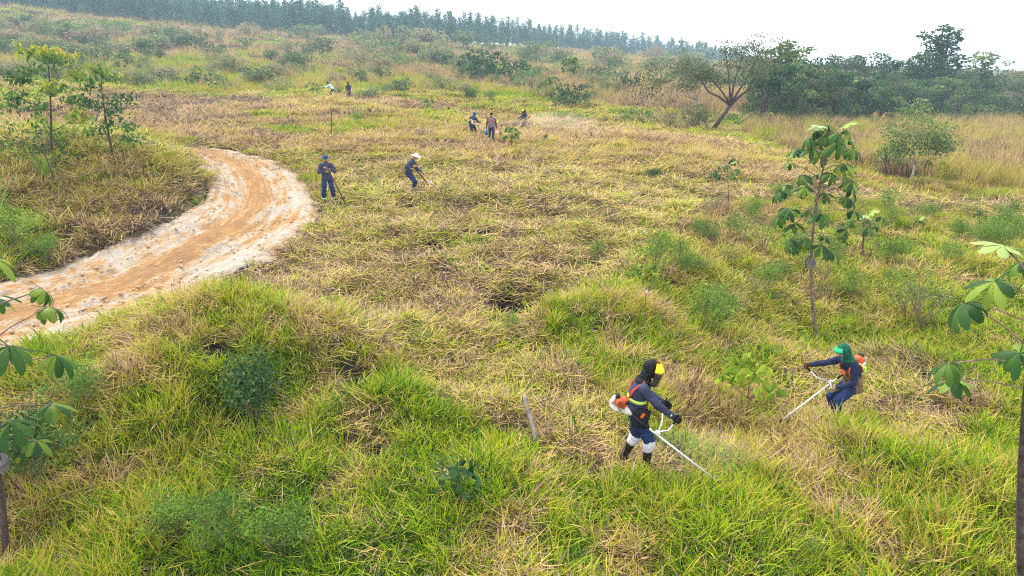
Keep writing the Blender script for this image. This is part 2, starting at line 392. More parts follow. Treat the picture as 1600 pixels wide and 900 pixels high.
def build_road():
    nu, nv = 240, 64
    s = np.linspace(0, 1, nv)
    XY = RUw[:, None] * (1 - s[None, :, None]) + RLw[:, None] * s[None, :, None]
    # ragged edges
    mid = (RUw + RLw)[:, None] / 2
    x = XY[..., 0].ravel(); y = XY[..., 1].ravel()
    ex = 1 + .30 * (fbm(x, y, .9, 31) - .42) * 2
    XY = mid + (XY - mid) * np.where((s[None] < .01) | (s[None] > .99), ex.reshape(nu, nv), 1 + 0 * s)[..., None]
    x = XY[..., 0].ravel(); y = XY[..., 1].ravel(); ss = np.tile(s, nu)
    rut = lambda c, w: np.exp(-((ss - c + .05 * (fbm(np.repeat(np.arange(nu), nv) / 30., ss * 0, 1, 77) - .5)) / w) ** 2)
    z = zbase(x, y) + .03 - .11 * rut(.30, .045) - .11 * rut(.64, .045) - .05 * rut(.2, .03) - .05 * rut(.75, .03) + .05 * rut(.47, .08) + (fbm(x, y, .5, 41) - .5) * .12 + (fbm(x, y, .14, 43, 2) - .5) * .06
    z -= .07 * (sstep(.06, 0, ss) + sstep(.94, 1, ss))
    i = (np.arange(nu - 1)[:, None] * nv + np.arange(nv - 1)[None]).ravel()
    f = np.stack([i, i + nv, i + nv + 1, i + 1], 1)
    m, nt, out = new_mat("pale_sandy_dirt")
    b = nt.nodes.new("ShaderNodeBsdfPrincipled"); b.inputs['Roughness'].default_value = .95; b.inputs['Specular IOR Level'].default_value = .02
    av = nt.nodes.new("ShaderNodeAttribute"); av.attribute_name = 'across'
    al = nt.nodes.new("ShaderNodeAttribute"); al.attribute_name = 'along'
    cb = nt.nodes.new("ShaderNodeCombineXYZ"); nt.links.new(av.outputs['Fac'], cb.inputs[0]); nt.links.new(al.outputs['Fac'], cb.inputs[1])
    mp = nt.nodes.new("ShaderNodeMapping"); mp.inputs['Scale'].default_value = (24, .8, 1); nt.links.new(cb.outputs[0], mp.inputs[0])
    streak = noise_n(nt, 1.0, 5, mp.outputs[0], .65)
    patch = noise_n(nt, .55, 3, None, .6); fine = noise_n(nt, 7, 5, None, .75)
    pa = ramp_n(nt, av.outputs['Fac'], [(0, (.35,)*3), (.28, (.35,)*3), (.42, (.72,)*3), (.52, (.75,)*3), (.62, (.40,)*3), (.72, (.5,)*3), (.85, (.3,)*3), (1, (.35,)*3)])
    sep = nt.nodes.new("ShaderNodeSeparateColor"); nt.links.new(pa, sep.inputs[0])
    o1 = math_n(nt, 'ADD', math_n(nt, 'MULTIPLY', streak, 1.5), math_n(nt, 'MULTIPLY', sep.outputs[0], .9))
    o1 = math_n(nt, 'MULTIPLY_ADD', patch, .8, math_n(nt, 'SUBTRACT', o1, .86))
    o1 = math_n(nt, 'MULTIPLY_ADD', math_n(nt, 'SUBTRACT', fine, .5), .5, o1)
    o1 = math_n(nt, 'MULTIPLY_ADD', math_n(nt, 'SUBTRACT', noise_n(nt, 22, 3, None, .7), .5), .35, o1)
    col = ramp_n(nt, o1, [(.40, (.42,.37,.32)), (.56, (.40,.33,.26)), (.68, (.40,.285,.175)), (.82, (.37,.205,.08)), (1.0, (.28,.16,.08))])
    dk = nt.nodes.new("ShaderNodeMix"); dk.data_type = 'RGBA'; dk.inputs[7].default_value = (.17, .12, .075, 1)
    nt.links.new(math_n(nt, 'MULTIPLY', math_n(nt, 'SUBTRACT', noise_n(nt, 1.8, 7, None, .8), .51), 4.5, None, True), dk.inputs[0]); nt.links.new(col, dk.inputs[6])
    nt.links.new(dk.outputs[2], b.inputs['Base Color'])
    bn = nt.nodes.new("ShaderNodeBump"); bn.inputs['Strength'].default_value = 1; bn.inputs['Distance'].default_value = .12
    nt.links.new(math_n(nt, 'ADD', fine, streak), bn.inputs['Height']); nt.links.new(bn.outputs[0], b.inputs['Normal'])
    nt.links.new(b.outputs[0], out.inputs[0])
    me = npmesh("dirt_track", np.stack([x, y, z], 1), f, [], m, smooth=True)
    a = me.attributes.new('across', 'FLOAT', 'POINT'); a.data.foreach_set('value', ss.astype(np.float32))
    a = me.attributes.new('along', 'FLOAT', 'POINT'); a.data.foreach_set('value', (np.repeat(np.arange(nu), nv) * .12).astype(np.float32))
    o = bpy.data.objects.new("dirt_track", me); COL.objects.link(o); tag(o, 'pale sandy dirt track with orange ruts curving up behind the bank', kind='structure')
build_road()

# ------------------------------------------------------------------ grass pieces and scattering
def blades(n, h, spread, w, lean, seed, lie=0.0, seg=3, hv=.4, curl=1.0):
    r = np.random.default_rng(seed); az = r.uniform(0, 2 * math.pi, n)
    R0 = np.sqrt(r.uniform(0, 1, n)) * spread; a0 = r.uniform(0, 2 * math.pi, n)
    bx = R0 * np.cos(a0); by = R0 * np.sin(a0); L = h * (1 + r.uniform(-hv, hv, n))
    tilt = lean * r.uniform(.1, 1.0, n)
    if lie: tilt = r.uniform(1.2, 1.62, n)
    ws = w * r.uniform(.6, 1.3, n); V = []; p = np.stack([bx, by, np.zeros(n) + (r.uniform(0, .07, n) if lie else -.02)], 1)
    bend = r.uniform(.25, 1.0, n) * curl * (1.0 if not lie else r.choice([-.5, .35, .7], n))
    side = az + math.pi / 2 + r.uniform(-.5, .5, n)
    sv = np.stack([np.cos(side), np.sin(side), np.zeros(n) + (r.uniform(-.4, .4, n))], 1)
    wp = [.55, 1.0, .75, 0] if seg == 3 else [.8, 1, 0]
    for k in range(seg + 1):
        if wp[k] > 0:
            V.append(p - sv * (ws * wp[k] / 2)[:, None]); V.append(p + sv * (ws * wp[k] / 2)[:, None])
        else: V.append(p.copy())
        t = tilt + bend * (k + .5) / seg
        d = np.stack([np.sin(t) * np.cos(az), np.sin(t) * np.sin(az), np.cos(t)], 1)
        if lie: p = p + d * (L / seg)[:, None]; p[:, 2] = np.maximum(p[:, 2], .0)
        else: p = p + d * (L / seg)[:, None]
    nv = 2 * seg + 1; V = np.stack(V, 1).reshape(-1, 3); b = np.arange(n)[:, None] * nv
    f4 = np.concatenate([b + np.array([[2 * k, 2 * k + 1, 2 * k + 3, 2 * k + 2]]) for k in range(seg - 1)])
    f3 = b + np.array([[2 * seg - 2, 2 * seg - 1, 2 * seg]])
    bt = np.repeat(r.uniform(0, 1, n), nv)
    return V, f4, f3, bt
def merge(parts):
    V = []; F4 = []; F3 = []; B = []; o = 0
    for v, a, c, b in parts:
        V.append(v); F4.append(np.asarray(a).reshape(-1, 4) + o); F3.append(np.asarray(c).reshape(-1, 3) + o); B.append(b); o += len(v)
    return np.concatenate(V), np.concatenate(F4), np.concatenate(F3), np.concatenate(B)
def lib(name, parts, mat):
    c = bpy.data.collections.get(name) or bpy.data.collections.new(name)
    k = len(c.objects); me = npmesh(name, *parts[:3], mat, bt=parts[3])
    o = bpy.data.objects.new("%s_%02d" % (name, k), me); c.objects.link(o); return c
for s in range(5):
    lib("tuft_green", merge([blades(28, .38, .12, .0165, .6, 10 + s, curl=1.3, hv=.55), blades(10, .24, .2, .015, 1.2, 40 + s), blades(3, .42, .1, .03, .9, 45 + s)]), M_GRASS)
    lib("tuft_mat", merge([blades(30, .38, .25, .013, .5, 60 + s, lie=1), blades(12, .24, .25, .012, 1.1, 70 + s)]), M_STRAW)
    lib("straw", merge([blades(28, .46, .26, .017, 1, 90 + s, lie=1), blades(8, .24, .2, .015, 1.2, 95 + s)]), M_STRAW)
    lib("sprig", blades(20, .19, .15, .017, 1.0, 120 + s), M_GRASS)
    lib("tall_clump", merge([blades(60, 1.25, .28, .022, .3, 150 + s, curl=.7), blades(30, .7, .35, .022, .6, 160 + s)]), M_GRASS)
    lib("far_patch", merge([blades(70, .42, .5, .035, .6, 180 + s), blades(26, .3, .55, .05, 1.2, 190 + s)]), M_FAR)
    lib("far_straw", blades(80, .55, .55, .035, 1, 210 + s, lie=1), M_FAR)
def scatter(name, label, coll, x, y, sx, sz, tint, rz=None, tilt=.12, cat=None):
    n = len(x)
    if n == 0: return
    z = zf(x, y); me = bpy.data.meshes.new(name); me.vertices.add(n)
    me.vertices.foreach_set('co', np.stack([x, y, z], 1).astype(np.float32).ravel())
    def at(nm, ty, val, key):
        a = me.attributes.new(nm, ty, 'POINT'); a.data.foreach_set(key, np.ascontiguousarray(val).ravel())
    rot = np.stack([RNG.normal(0, tilt, n), RNG.normal(0, tilt, n), RNG.uniform(0, 6.283, n) if rz is None else rz], 1)
    at('rot', 'FLOAT_VECTOR', rot.astype(np.float32), 'vector')
    at('scl', 'FLOAT_VECTOR', np.stack([sx, sx, sz], 1).astype(np.float32), 'vector')
    at('idx', 'INT', RNG.integers(0, 5, n).astype(np.int32), 'value')
    at('tint', 'FLOAT', np.clip(tint, 0, 1).astype(np.float32), 'value')
    o = bpy.data.objects.new(name, me); COL.objects.link(o)
    tag(o, label, cat or 'grass', kind='stuff')
    ng = bpy.data.node_groups.new(name + "_scatter", 'GeometryNodeTree')
    ng.interface.new_socket("Geometry", in_out='INPUT', socket_type='NodeSocketGeometry')
    ng.interface.new_socket("Geometry", in_out='OUTPUT', socket_type='NodeSocketGeometry')
    gi = ng.nodes.new('NodeGroupInput'); go = ng.nodes.new('NodeGroupOutput')
    ip = ng.nodes.new('GeometryNodeInstanceOnPoints'); ci = ng.nodes.new('GeometryNodeCollectionInfo')
    ci.inputs[0].default_value = coll; ci.inputs['Separate Children'].default_value = True; ci.inputs['Reset Children'].default_value = True
    ip.inputs['Pick Instance'].default_value = True
    def na(nm, dt):
        a = ng.nodes.new('GeometryNodeInputNamedAttribute'); a.data_type = dt; a.inputs[0].default_value = nm; return a.outputs[0]
    L = ng.links.new
    L(gi.outputs[0], ip.inputs['Points']); L(ci.outputs[0], ip.inputs['Instance'])
    L(na('idx', 'INT'), ip.inputs['Instance Index']); L(na('scl', 'FLOAT_VECTOR'), ip.inputs['Scale'])
    e2r = ng.nodes.new('FunctionNodeEulerToRotation'); L(na('rot', 'FLOAT_VECTOR'), e2r.inputs[0]); L(e2r.outputs[0], ip.inputs['Rotation'])
    L(ip.outputs[0], go.inputs[0])
    md = o.modifiers.new("scatter", 'NODES'); md.node_group = ng
    return o
def jgrid(y0, y1, sp, tmax=1.0):
    ys = np.arange(y0, y1, sp); out = []
    for yy in ys:
        w = max(yy, 6) * tmax; xs = np.arange(-w, w, sp); out.append(np.stack([xs, np.full(len(xs), yy)], 1))
    q = np.concatenate(out); q += RNG.uniform(-.5, .5, q.shape) * sp * 1.1; return q[:, 0], q[:, 1]
LC = {n: bpy.data.collections[n] for n in ("tuft_green", "tuft_mat", "straw", "sprig", "tall_clump", "far_patch", "far_straw")}
def nearpit(x, y, k=1.0):
    m = np.zeros(x.shape)
    for cx, cy, r, d in PITW: m = np.maximum(m, np.exp(-((x - cx) ** 2 + (y - cy) ** 2) / (r * r * k)))
    return m
acc = {}
def put(key, mask, x, y, sx, sz, tint):
    a = acc.setdefault(key, [[], [], [], [], []])
    for l, v in zip(a, (x, y, sx, sz, tint)): l.append(np.broadcast_to(v, x.shape)[mask])
RINGS = [(3.5, 8, .125), (8, 12, .125), (12, 17, .16), (17, 24, .21), (24, 34, .29), (34, 50, .42), (50, 75, .62)]
for y0, y1, sp in RINGS:
    x, y = jgrid(y0, y1, sp); px, py, mo, td, bk = zones(x, y); rd = road_d(x, y) + (fbm(x, y, .7, 88) - .5) * 2.3
    off = rd > .06; pit = nearpit(x, y); r1 = RNG.uniform(0, 1, len(x)); r2 = RNG.uniform(-1, 1, len(x)); r3 = RNG.uniform(0, 1, len(x))
    big = fbm(x, y, 3.2, 51, 3); med = fbm(x, y, 1.1, 53, 3); sm = fbm(x, y, .5, 57, 2)
    k = max(1, sp / .15); ft = np.min([np.hypot(x - a, y - b) / (.30 + .006 * b) for a, b in FEET], axis=0) > 1
    ok = off & (pit < .42)
    fars = y0 >= 24
    # uncut growth
    unc = ok & ~mo & ~bk & ~td
    dry = sstep(.50, .64, med * .6 + big * .4 + (sm - .5) * .35)
    tint = .265 + .16 * r2 + .5 * (big - .5) + .28 * dry + .15 * sstep(14, 30, y)
    green = unc & ft & (r1 > dry * .7) & (RNG.uniform(0, 1, len(x)) < .80)
    hh = (.95 + .35 * r2 * .7 + .7 * (big - .5)) * np.where(y < 12, 1.0, .9)
    put('far_patch' if fars else 'tuft_green', green, x, y, (.55 if fars else .95) * k * (1 if not fars else sp / .55), hh, tint)
    put('far_straw' if fars else 'tuft_mat', unc & (r3 < (.2 + .6 * dry)), x, y, k * (1.0 if not fars else .45), .9 + .3 * r1, .72 + .12 * r2 + .12 * (sm - .5))
    # cut land
    gp = sstep(.45, .58, med * .55 + big * .45 + .10 * (fbm(x, y, 6, 61, 2) - .5) * 2)
    far_c = y0 >= 34
    put('far_straw' if far_c else 'straw', ok & mo & (RNG.uniform(0, 1, len(x)) < .42 + 1.1 * sstep(.38, .62, sm)), x, y, k * (.42 if far_c else .85), 1.0 + .5 * r1, .745 + .12 * r2 + .30 * (sm - .5) - .12 * gp - .10 * (big - .5) + .10 * sstep(26, 42, y) * (px < 450) )
    put('sprig' if not far_c else 'far_patch', ok & mo & ft & (r3 < .10 + .8 * gp), x, y, k * (.9 if not far_c else .3), (.9 + .6 * r1) * (1 if not far_c else .35), .27 + .15 * r2 + .10 * (1 - gp) + .06*(y>20))
    # bank
    yb = sstep(.45, .6, med)
    low = sstep(365, 425, py + .35 * px) * (px > 90)
    bt_t = .50 + .14 * r2 + .25 * (sm - .5) - .25 * (big > .56) - .12 * yb + .34 * low * (1 - yb * .3) + .04
    bt_t = np.where((med > .50) & (low < .6), .44 + .1 * r2, bt_t)
    bt_t = np.where((px < 80) & (py > 330) & (py < 420), .2 + .1 * r2, bt_t); bt_t = np.where((py < 245), bt_t - .2, bt_t)
    put('tuft_green', ok & bk & (r3 < .8), x, y, k * 1.1, 1.0 + .5 * r2 + 1.2 * (big - .5), bt_t)
    put('tuft_mat', ok & bk & (r1 < .7), x, y, k * 1.15, 1.5, .73 + .14 * r2 + .12 * low + .5 * (sm - .5))
    # tall dry belt
    put('tall_clump', td & (r1 < min(1, sp * 1.3)), x, y, 1.0 + .2 * r2, .85 + .3 * r2 * .6 + .5 * (big - .5), .70 + .16 * r2 + .5 * (med - .5) - .20 * sstep(.54, .64, big))
for y0, y1, sp in [(75, 110, .95), (110, 165, 1.5), (165, 260, 2.3)]:
    x, y = jgrid(y0, y1, sp); px, py, mo, td, bk = zones(x, y); big = fbm(x, y, 11, 51, 3); med = fbm(x, y, 4, 53, 3); r2 = RNG.uniform(-1, 1, len(x)); r1 = RNG.uniform(0, 1, len(x))
    rt = sstep(780, 1100, px)
    vis = (px > -150) & (px < 1750)
    put('far_patch', vis & ~td, x, y, sp / .62, (1.5 + .5 * r2 + 1.6 * (big - .4)) , np.where(py > np.interp(px, [0, 300, 500, 700, 900, 1150], [112, 98, 108, 132, 160, 200]), .36 + .12 * r2 + .5 * (big - .5) + .3 * (med - .5), np.where(big + med * .5 + .12 * r2 > .76 - .1 * rt, .80 + .12 * r2, .36 + .14 * r2 + .4 * (med - .5))))
    put('tall_clump', vis & (r1 < .12 + .45 * rt), x, y, sp * 1.2, 1.1 + .3 * r2, .66 + .08 * r2 + .3 * (big - .5))
NAMES = {'tuft_green': ('uncut_grass', 'knee high green and yellow grass standing uncut'), 'tuft_mat': ('matted_grass', 'matted dry blades among the uncut grass'),
 'straw': ('cut_straw', 'cut straw lying over the mown slope'), 'sprig': ('grass_regrowth', 'short green grass showing through the cut straw'),
 'tall_clump': ('tall_dry_grass', 'tall tan grass standing beyond the mown slope'), 'far_patch': ('hillside_grass', 'green and tan growth covering the far hillside'),
 'far_straw': ('distant_straw', 'cut straw on the distant part of the slope')}
for k, a in acc.items():
    a = [np.concatenate(v) for v in a]; print("scatter", k, len(a[0]))
    scatter(NAMES[k][0], NAMES[k][1], LC[k], *a)

for k in range(5):
    r_ = np.random.default_rng(k + 50); q = MB(); q.ell((0, 0, .2), (1, .8, .6), 8, 5)
    q.v = [tuple(np.array(v) * (1 + r_.normal(0, .12))) for v in q.v]
    c_ = bpy.data.collections.get("clod") or bpy.data.collections.new("clod")
    if k == 0: M_CLOD = solid("dry_clay", (.36, .27, .19), .95, var=.3, scale=3)
    c_.objects.link(bpy.data.objects.new("clod_%d" % k, q.mesh("clod", M_CLOD)))
_i = RNG.integers(0, 240, 2600); _s = RNG.uniform(-.04, 1.04, 2600)[:, None]; _q = RUw[_i] * (1 - _s) + RLw[_i] * _s + RNG.normal(0, .15, (2600, 2))
_z = .012 + .045 * RNG.uniform(0, 1, 2600) ** 3
_o = scatter("clay_clods", "loose lumps of dry clay lying on the dirt track", bpy.data.collections["clod"], _q[:, 0], _q[:, 1], _z, _z, _z * 0, cat="clods")
_co = np.empty(2600 * 3, np.float32); _o.data.vertices.foreach_get('co', _co); _co = _co.reshape(-1, 3); _co[:, 2] = zbase(_q[:, 0], _q[:, 1]) + .02; _o.data.vertices.foreach_set('co', _co.ravel())
# ------------------------------------------------------------------ plants
M_BARK = solid("grey_brown_bark", (.16, .115, .085), .9, var=.3, scale=14, bump=.6, bscale=40)
M_BARKP = solid("pale_bark", (.34, .27, .22), .9, var=.25, scale=10, bump=.5, bscale=40)
M_BARKD = solid("dark_bark", (.07, .05, .045), .9, var=.3, scale=14, bump=.5)
M_TWIG = solid("dry_twig", (.19, .13, .10), .9, var=.25, scale=8)
M_PALM = leaf_mat("big_leaf", [(0, (.015,.045,.014)), (.35, (.03,.085,.016)), (.6, (.075,.15,.02)), (.8, (.18,.25,.03)), (.93, (.26,.36,.07)), (1, (.34,.45,.20))], .3, .5, spec=.12)
M_DARKLEAF = leaf_mat("dark_leaf", [(0, (.02,.055,.018)), (.5, (.045,.105,.03)), (.8, (.11,.17,.035)), (1, (.22,.25,.06))], .25)
M_SAPL = leaf_mat("sapling_leaf", [(0, (.03,.075,.025)), (.35, (.06,.135,.03)), (.6, (.19,.26,.03)), (.78, (.42,.38,.03)), (.9, (.35,.20,.06)), (1, (.36,.13,.07))], .35)
M_YEL = leaf_mat("yellow_green_leaf", [(0, (.10,.19,.02)), (.5, (.25,.34,.03)), (.8, (.42,.42,.03)), (1, (.55,.42,.04))], .4)
M_FOR = leaf_mat("forest_leaf", [(0, (.014,.045,.020)), (.35, (.045,.105,.035)), (.6, (.105,.18,.05)), (.85, (.20,.27,.07)), (1, (.27,.25,.11))], .25, .6, objvar=.6, spec=.03)
M_EUC = leaf_mat("eucalypt_leaf", [(0, (.022,.085,.065)), (.5, (.06,.17,.13)), (1, (.16,.30,.18))], .3, .6, objvar=.3, spec=.03)
M_ACA = leaf_mat("acacia_leaf", [(0, (.045,.075,.03)), (.5, (.09,.12,.045)), (.85, (.18,.18,.07)), (1, (.26,.20,.10))], .3, .6)
M_SCR = leaf_mat("scrub_leaf", [(0, (.04,.075,.03)), (.35, (.09,.14,.05)), (.6, (.18,.22,.07)), (.8, (.27,.24,.12)), (1, (.26,.18,.12))], .3, .6, objvar=.75)
M_BROOM = leaf_mat("broom_leaf", [(0, (.05,.12,.025)), (.5, (.12,.22,.03)), (1, (.26,.36,.05))], .35, .6, objvar=.3)
M_DEADLEAF = solid("withered_leaf", (.15, .13, .14), .9, var=.25, scale=8)

def leafquads(C, N, size, r, fold=.25, aspect=1.9, down=0.0):
    """many pointed folded leaves at centres C; returns arrays for npmesh"""
    n = len(C); d = r.normal(size=(n, 3)) + np.array([0, 0, -down]); d /= np.linalg.norm(d, axis=1)[:, None]
    s = np.cross(d, r.normal(size=(n, 3))); s /= np.linalg.norm(s, axis=1)[:, None]; u = np.cross(s, d)
    L = (size * r.uniform(.6, 1.35, n))[:, None]; W = L / aspect
    a = C - d * L / 2; b = C + d * L / 2; m1 = C + s * W / 2 + u * W * fold; m2 = C - s * W / 2 + u * W * fold
    V = np.stack([a, m1, b, m2], 1).reshape(-1, 3); i = np.arange(n)[:, None] * 4
    return V, np.concatenate([i + np.array([[0, 1, 2]]), i + np.array([[0, 2, 3]])])
def crown_mesh(name, C, size, mat, r, bt, aspect=1.9, down=0.0, fold=.25):
    V, f3 = leafquads(C, None, size, r, fold, aspect, down)
    return npmesh(name, V, [], f3, mat, bt=np.repeat(np.clip(bt, 0, 1), 4))
def clumps(r, centers, radii, per, flat=.7):
    out = []; w = []
    for c, R in zip(centers, radii):
        n = max(3, int(per * R * R)); d = r.normal(size=(n, 3)); d /= np.linalg.norm(d, axis=1)[:, None]
        q = d * (R * r.uniform(.35, 1.0, n) ** .5)[:, None]; q[:, 2] *= flat; out.append(np.asarray(c) + q); w.append(np.full(n, r.uniform(-.22, .22)))
    return np.concatenate(out), np.concatenate(w)
def limbs(mb, base, top, r0, r, nb=5, start=.35, reach=1.0, depth=2, wander=.08, up=.5, nseg=6):
    """trunk with limbs; returns tips"""
    base = Vector(base); top = Vector(top); L = (top - base).length; pts = []; rad = []
    off = Vector((0, 0, 0))
    for i in range(nseg + 1):
        t = i / nseg; off += Vector((r.normal(0, wander), r.normal(0, wander), 0)) * L / nseg * (1 if i else 0)
        pts.append(base.lerp(top, t) + off); rad.append(r0 * (1 - .75 * t))
    mb.tube(pts, rad, 7 if depth == 2 else 5)
    tips = [pts[-1]]
    if depth <= 0: return tips
    for b in range(nb):
        t = start + (1 - start) * (b + r.uniform(.1, .9)) / nb; k = min(int(t * nseg), nseg - 1)
        p = pts[k].lerp(pts[k + 1], t * nseg - k); a = b * 2.4 + r.uniform(-.5, .5); l = reach * L * r.uniform(.7, 1.15) * (1.15 - .55 * t)
        e = p + Vector((math.cos(a) * l, math.sin(a) * l, l * up * r.uniform(.5, 1.4)))
        tips += limbs(mb, p, e, r0 * (1 - .7 * t) * .5, r, max(2, nb - 2), .35, reach * .55 if depth > 1 else .4, depth - 1, wander * 1.3, up, 4)
    return tips

# --- compound palmate leaves of the umbrella-shaped trees
def palmate(nl, L, W, droop, seed, cup=.25):
    r = np.random.default_rng(seed); mb = MB()
    mb.tube([(-.42 * L * 1.3, 0, .04), (-.2, 0, .03), (0, 0, 0)], [.009, .007, .006], 4, bt=.55)
    for i in range(nl):
        a = -2.75 + 5.5 * i / (nl - 1) + r.uniform(-.08, .08); l = L * (1 - .32 * abs(a) / 2.6) * r.uniform(.88, 1.08)
        dx, dy = math.cos(a), math.sin(a); sx, sy = -dy, dx; tone = r.uniform(.05, .8); dr = droop + r.uniform(-.35, .35)
        prof = [(.0, .06), (.18, .3), (.4, .8), (.62, 1.0), (.84, .72), (.97, .22)]; vs = []; ang = -.15 + r.uniform(-.15, .2); x = 0; z = 0; last = 0
        for t, w in prof:
            ds = (t - last) * l; last = t; ang2 = ang + dr * t; x += ds * math.cos(ang2); z -= ds * math.sin(ang2); ww = W * w / 2
            c = Vector((dx * x, dy * x, z)); lift = ww * cup
            vs += [c - Vector((sx, sy, 0)) * ww + Vector((0, 0, -lift)), c, c + Vector((sx, sy, 0)) * ww + Vector((0, 0, -lift))]
        fs = []
        for k in range(5):
            o = k * 3; fs += [(o, o + 1, o + 4, o + 3), (o + 1, o + 2, o + 5, o + 4)]
        mb.add(vs, fs, tone)
    return mb
PAL = [palmate(n, L, W, d, 300 + k).mesh("leaf", M_PALM, True) for k, (n, L, W, d) in enumerate([(10, .40, .112, 1.2), (9, .44, .115, 1.45), (9, .38, .115, 1.0), (10, .42, .108, 1.7)])]
PALN = palmate(8, .34, .12, .7, 320); PALN.bt = [.96] * len(PALN.bt); PALN = PALN.mesh("leaf", M_PALM, True)
def palmate_tree(name, label, base, top, r0, nleaf, sc, start, label_kw=None, cat='tree', group=None, seed=0, reach=.45, bark=None, young=2, curve=.1, withered=False, width_top=.6):
    r = np.random.default_rng(seed + 900); t = empty(name, base); tag(t, label, cat, group)
    top = Vector(top) - Vector(base); H = top.z; mb = MB(); pts = []; n = 14
    for i in range(n + 1):
        f = i / n; pts.append(Vector((top.x * f + curve * H * .12 * math.sin(f * 3.1), top.y * f + .02 * H * math.sin(f * 4), H * f - .05 * (i == 0))))
    mb.tube(pts, [r0 * (1 - .72 * i / n) for i in range(n + 1)], 8)
    mb.build("trunk", bark or M_BARK, t, True)
    for i in range(nleaf):
        f = start + (1 - start) * ((i + .3) / nleaf) ** .9; k = min(int(f * n), n - 1); p = pts[k].lerp(pts[k + 1], f * n - k)
        a = i * 2.4 + r.uniform(-.3, .3); s = math.sin(math.pi * min(1, (f - start) / (1 - start) * .85 + .12)); l = sc * reach * (.6 + 1.0 * s) * r.uniform(.8, 1.2)
        el = -.25 + 1.0 * (f - start) / (1 - start) + r.uniform(-.2, .2); d = Vector((math.cos(a) * math.cos(el), math.sin(a) * math.cos(el), math.sin(el)))
        e = p + d * l; m = p.lerp(e, .5) + Vector((0, 0, .06 * l))
        sb = MB(); sb.tube([p, m, e], [.013 * sc, .010 * sc, .008 * sc], 4); sb.build("leaf_stalk", M_TWIG, t)
        lf = bpy.data.objects.new("leaf", PALN if i >= nleaf - young else PAL[int(r.integers(0, 4))]); COL.objects.link(lf); lf.parent = t
        lf.location = e; lf.rotation_euler = (r.uniform(-.25, .25), r.uniform(.0, .8) - .7 * (i >= nleaf - young), a); lf.scale = (sc * r.uniform(.75, 1.15),) * 3
    if withered:
        k = int(start * n * .93); wb = MB()
        for q in range(7):
            a = q * .9; c = pts[k] + Vector((math.cos(a) * .07, math.sin(a) * .07, -.02)); w = .05
            s_ = Vector((-math.sin(a), math.cos(a), 0)) * w; o_ = Vector((math.cos(a), math.sin(a), 0))
            wb.add([c - s_ * .4, c + s_ * .4, c + s_ + o_ * .05 - Vector((0, 0, .12)), c - s_ + o_ * .04 - Vector((0, 0, .14)), c + s_ * .7 + o_ * .03 - Vector((0, 0, .26 + .03 * (q % 3))), c - s_ * .6 + o_ * .02 - Vector((0, 0, .24))], [(0, 1, 2, 3), (3, 2, 4, 5)])
        wb.build("withered_leaf", M_DEADLEAF, t)
    return t
def at(px, py, top_px, top_py):
    """base point and top point of a plant"""
    b = G(px, py); dy = b.y * CP - (b.z - ZC) * SP
    u = (top_px - 800) / FPX; v = (450 - top_py) / FPX; c = CP + v * SP
    return b, Vector((u * b.y / c, b.y, ZC + b.y * (-SP + v * CP) / c))

b, tp = at(1277, 528, 1297, 205)
palmate_tree("umbrella_leaf_tree", "tall young tree with drooping fingered leaves rising behind the man in the green hood", b, tp, .055, 48, .98, .47, seed=1, withered=True, curve=-.35, reach=.50)
b, tp = at(1347, 405, 1350, 340)
palmate_tree("umbrella_leaf_tree", "thin dark-stemmed sapling with a small umbrella of leaves, right of the tall fingered-leaf tree", b, tp, .03, 9, .85, .8, seed=2, reach=.35, bark=M_BARKD)
b, tp = at(8, 880, -75, 425)
palmate_tree("umbrella_leaf_tree", "fingered-leaf tree cut by the left edge, its dark green leaves over the track", b, tp, .045, 24, .95, .48, seed=14, reach=.60, withered=True, young=1, bark=M_BARKD)
by = 6.1; bx = px2w(1617, 935, by)[0]
b = Vector((bx, by, float(zf(bx, by)[0]))); tp = Vector((px2w(1610, 405, by)[0], by, hgt(1600, 405, by)))
palmate_tree("umbrella_leaf_tree", "fingered-leaf tree cut by the right edge, with a pale new leaf on top", b, tp, .05, 17, .88, .66, seed=6, reach=.5, young=3, bark=M_BARKD, curve=0)
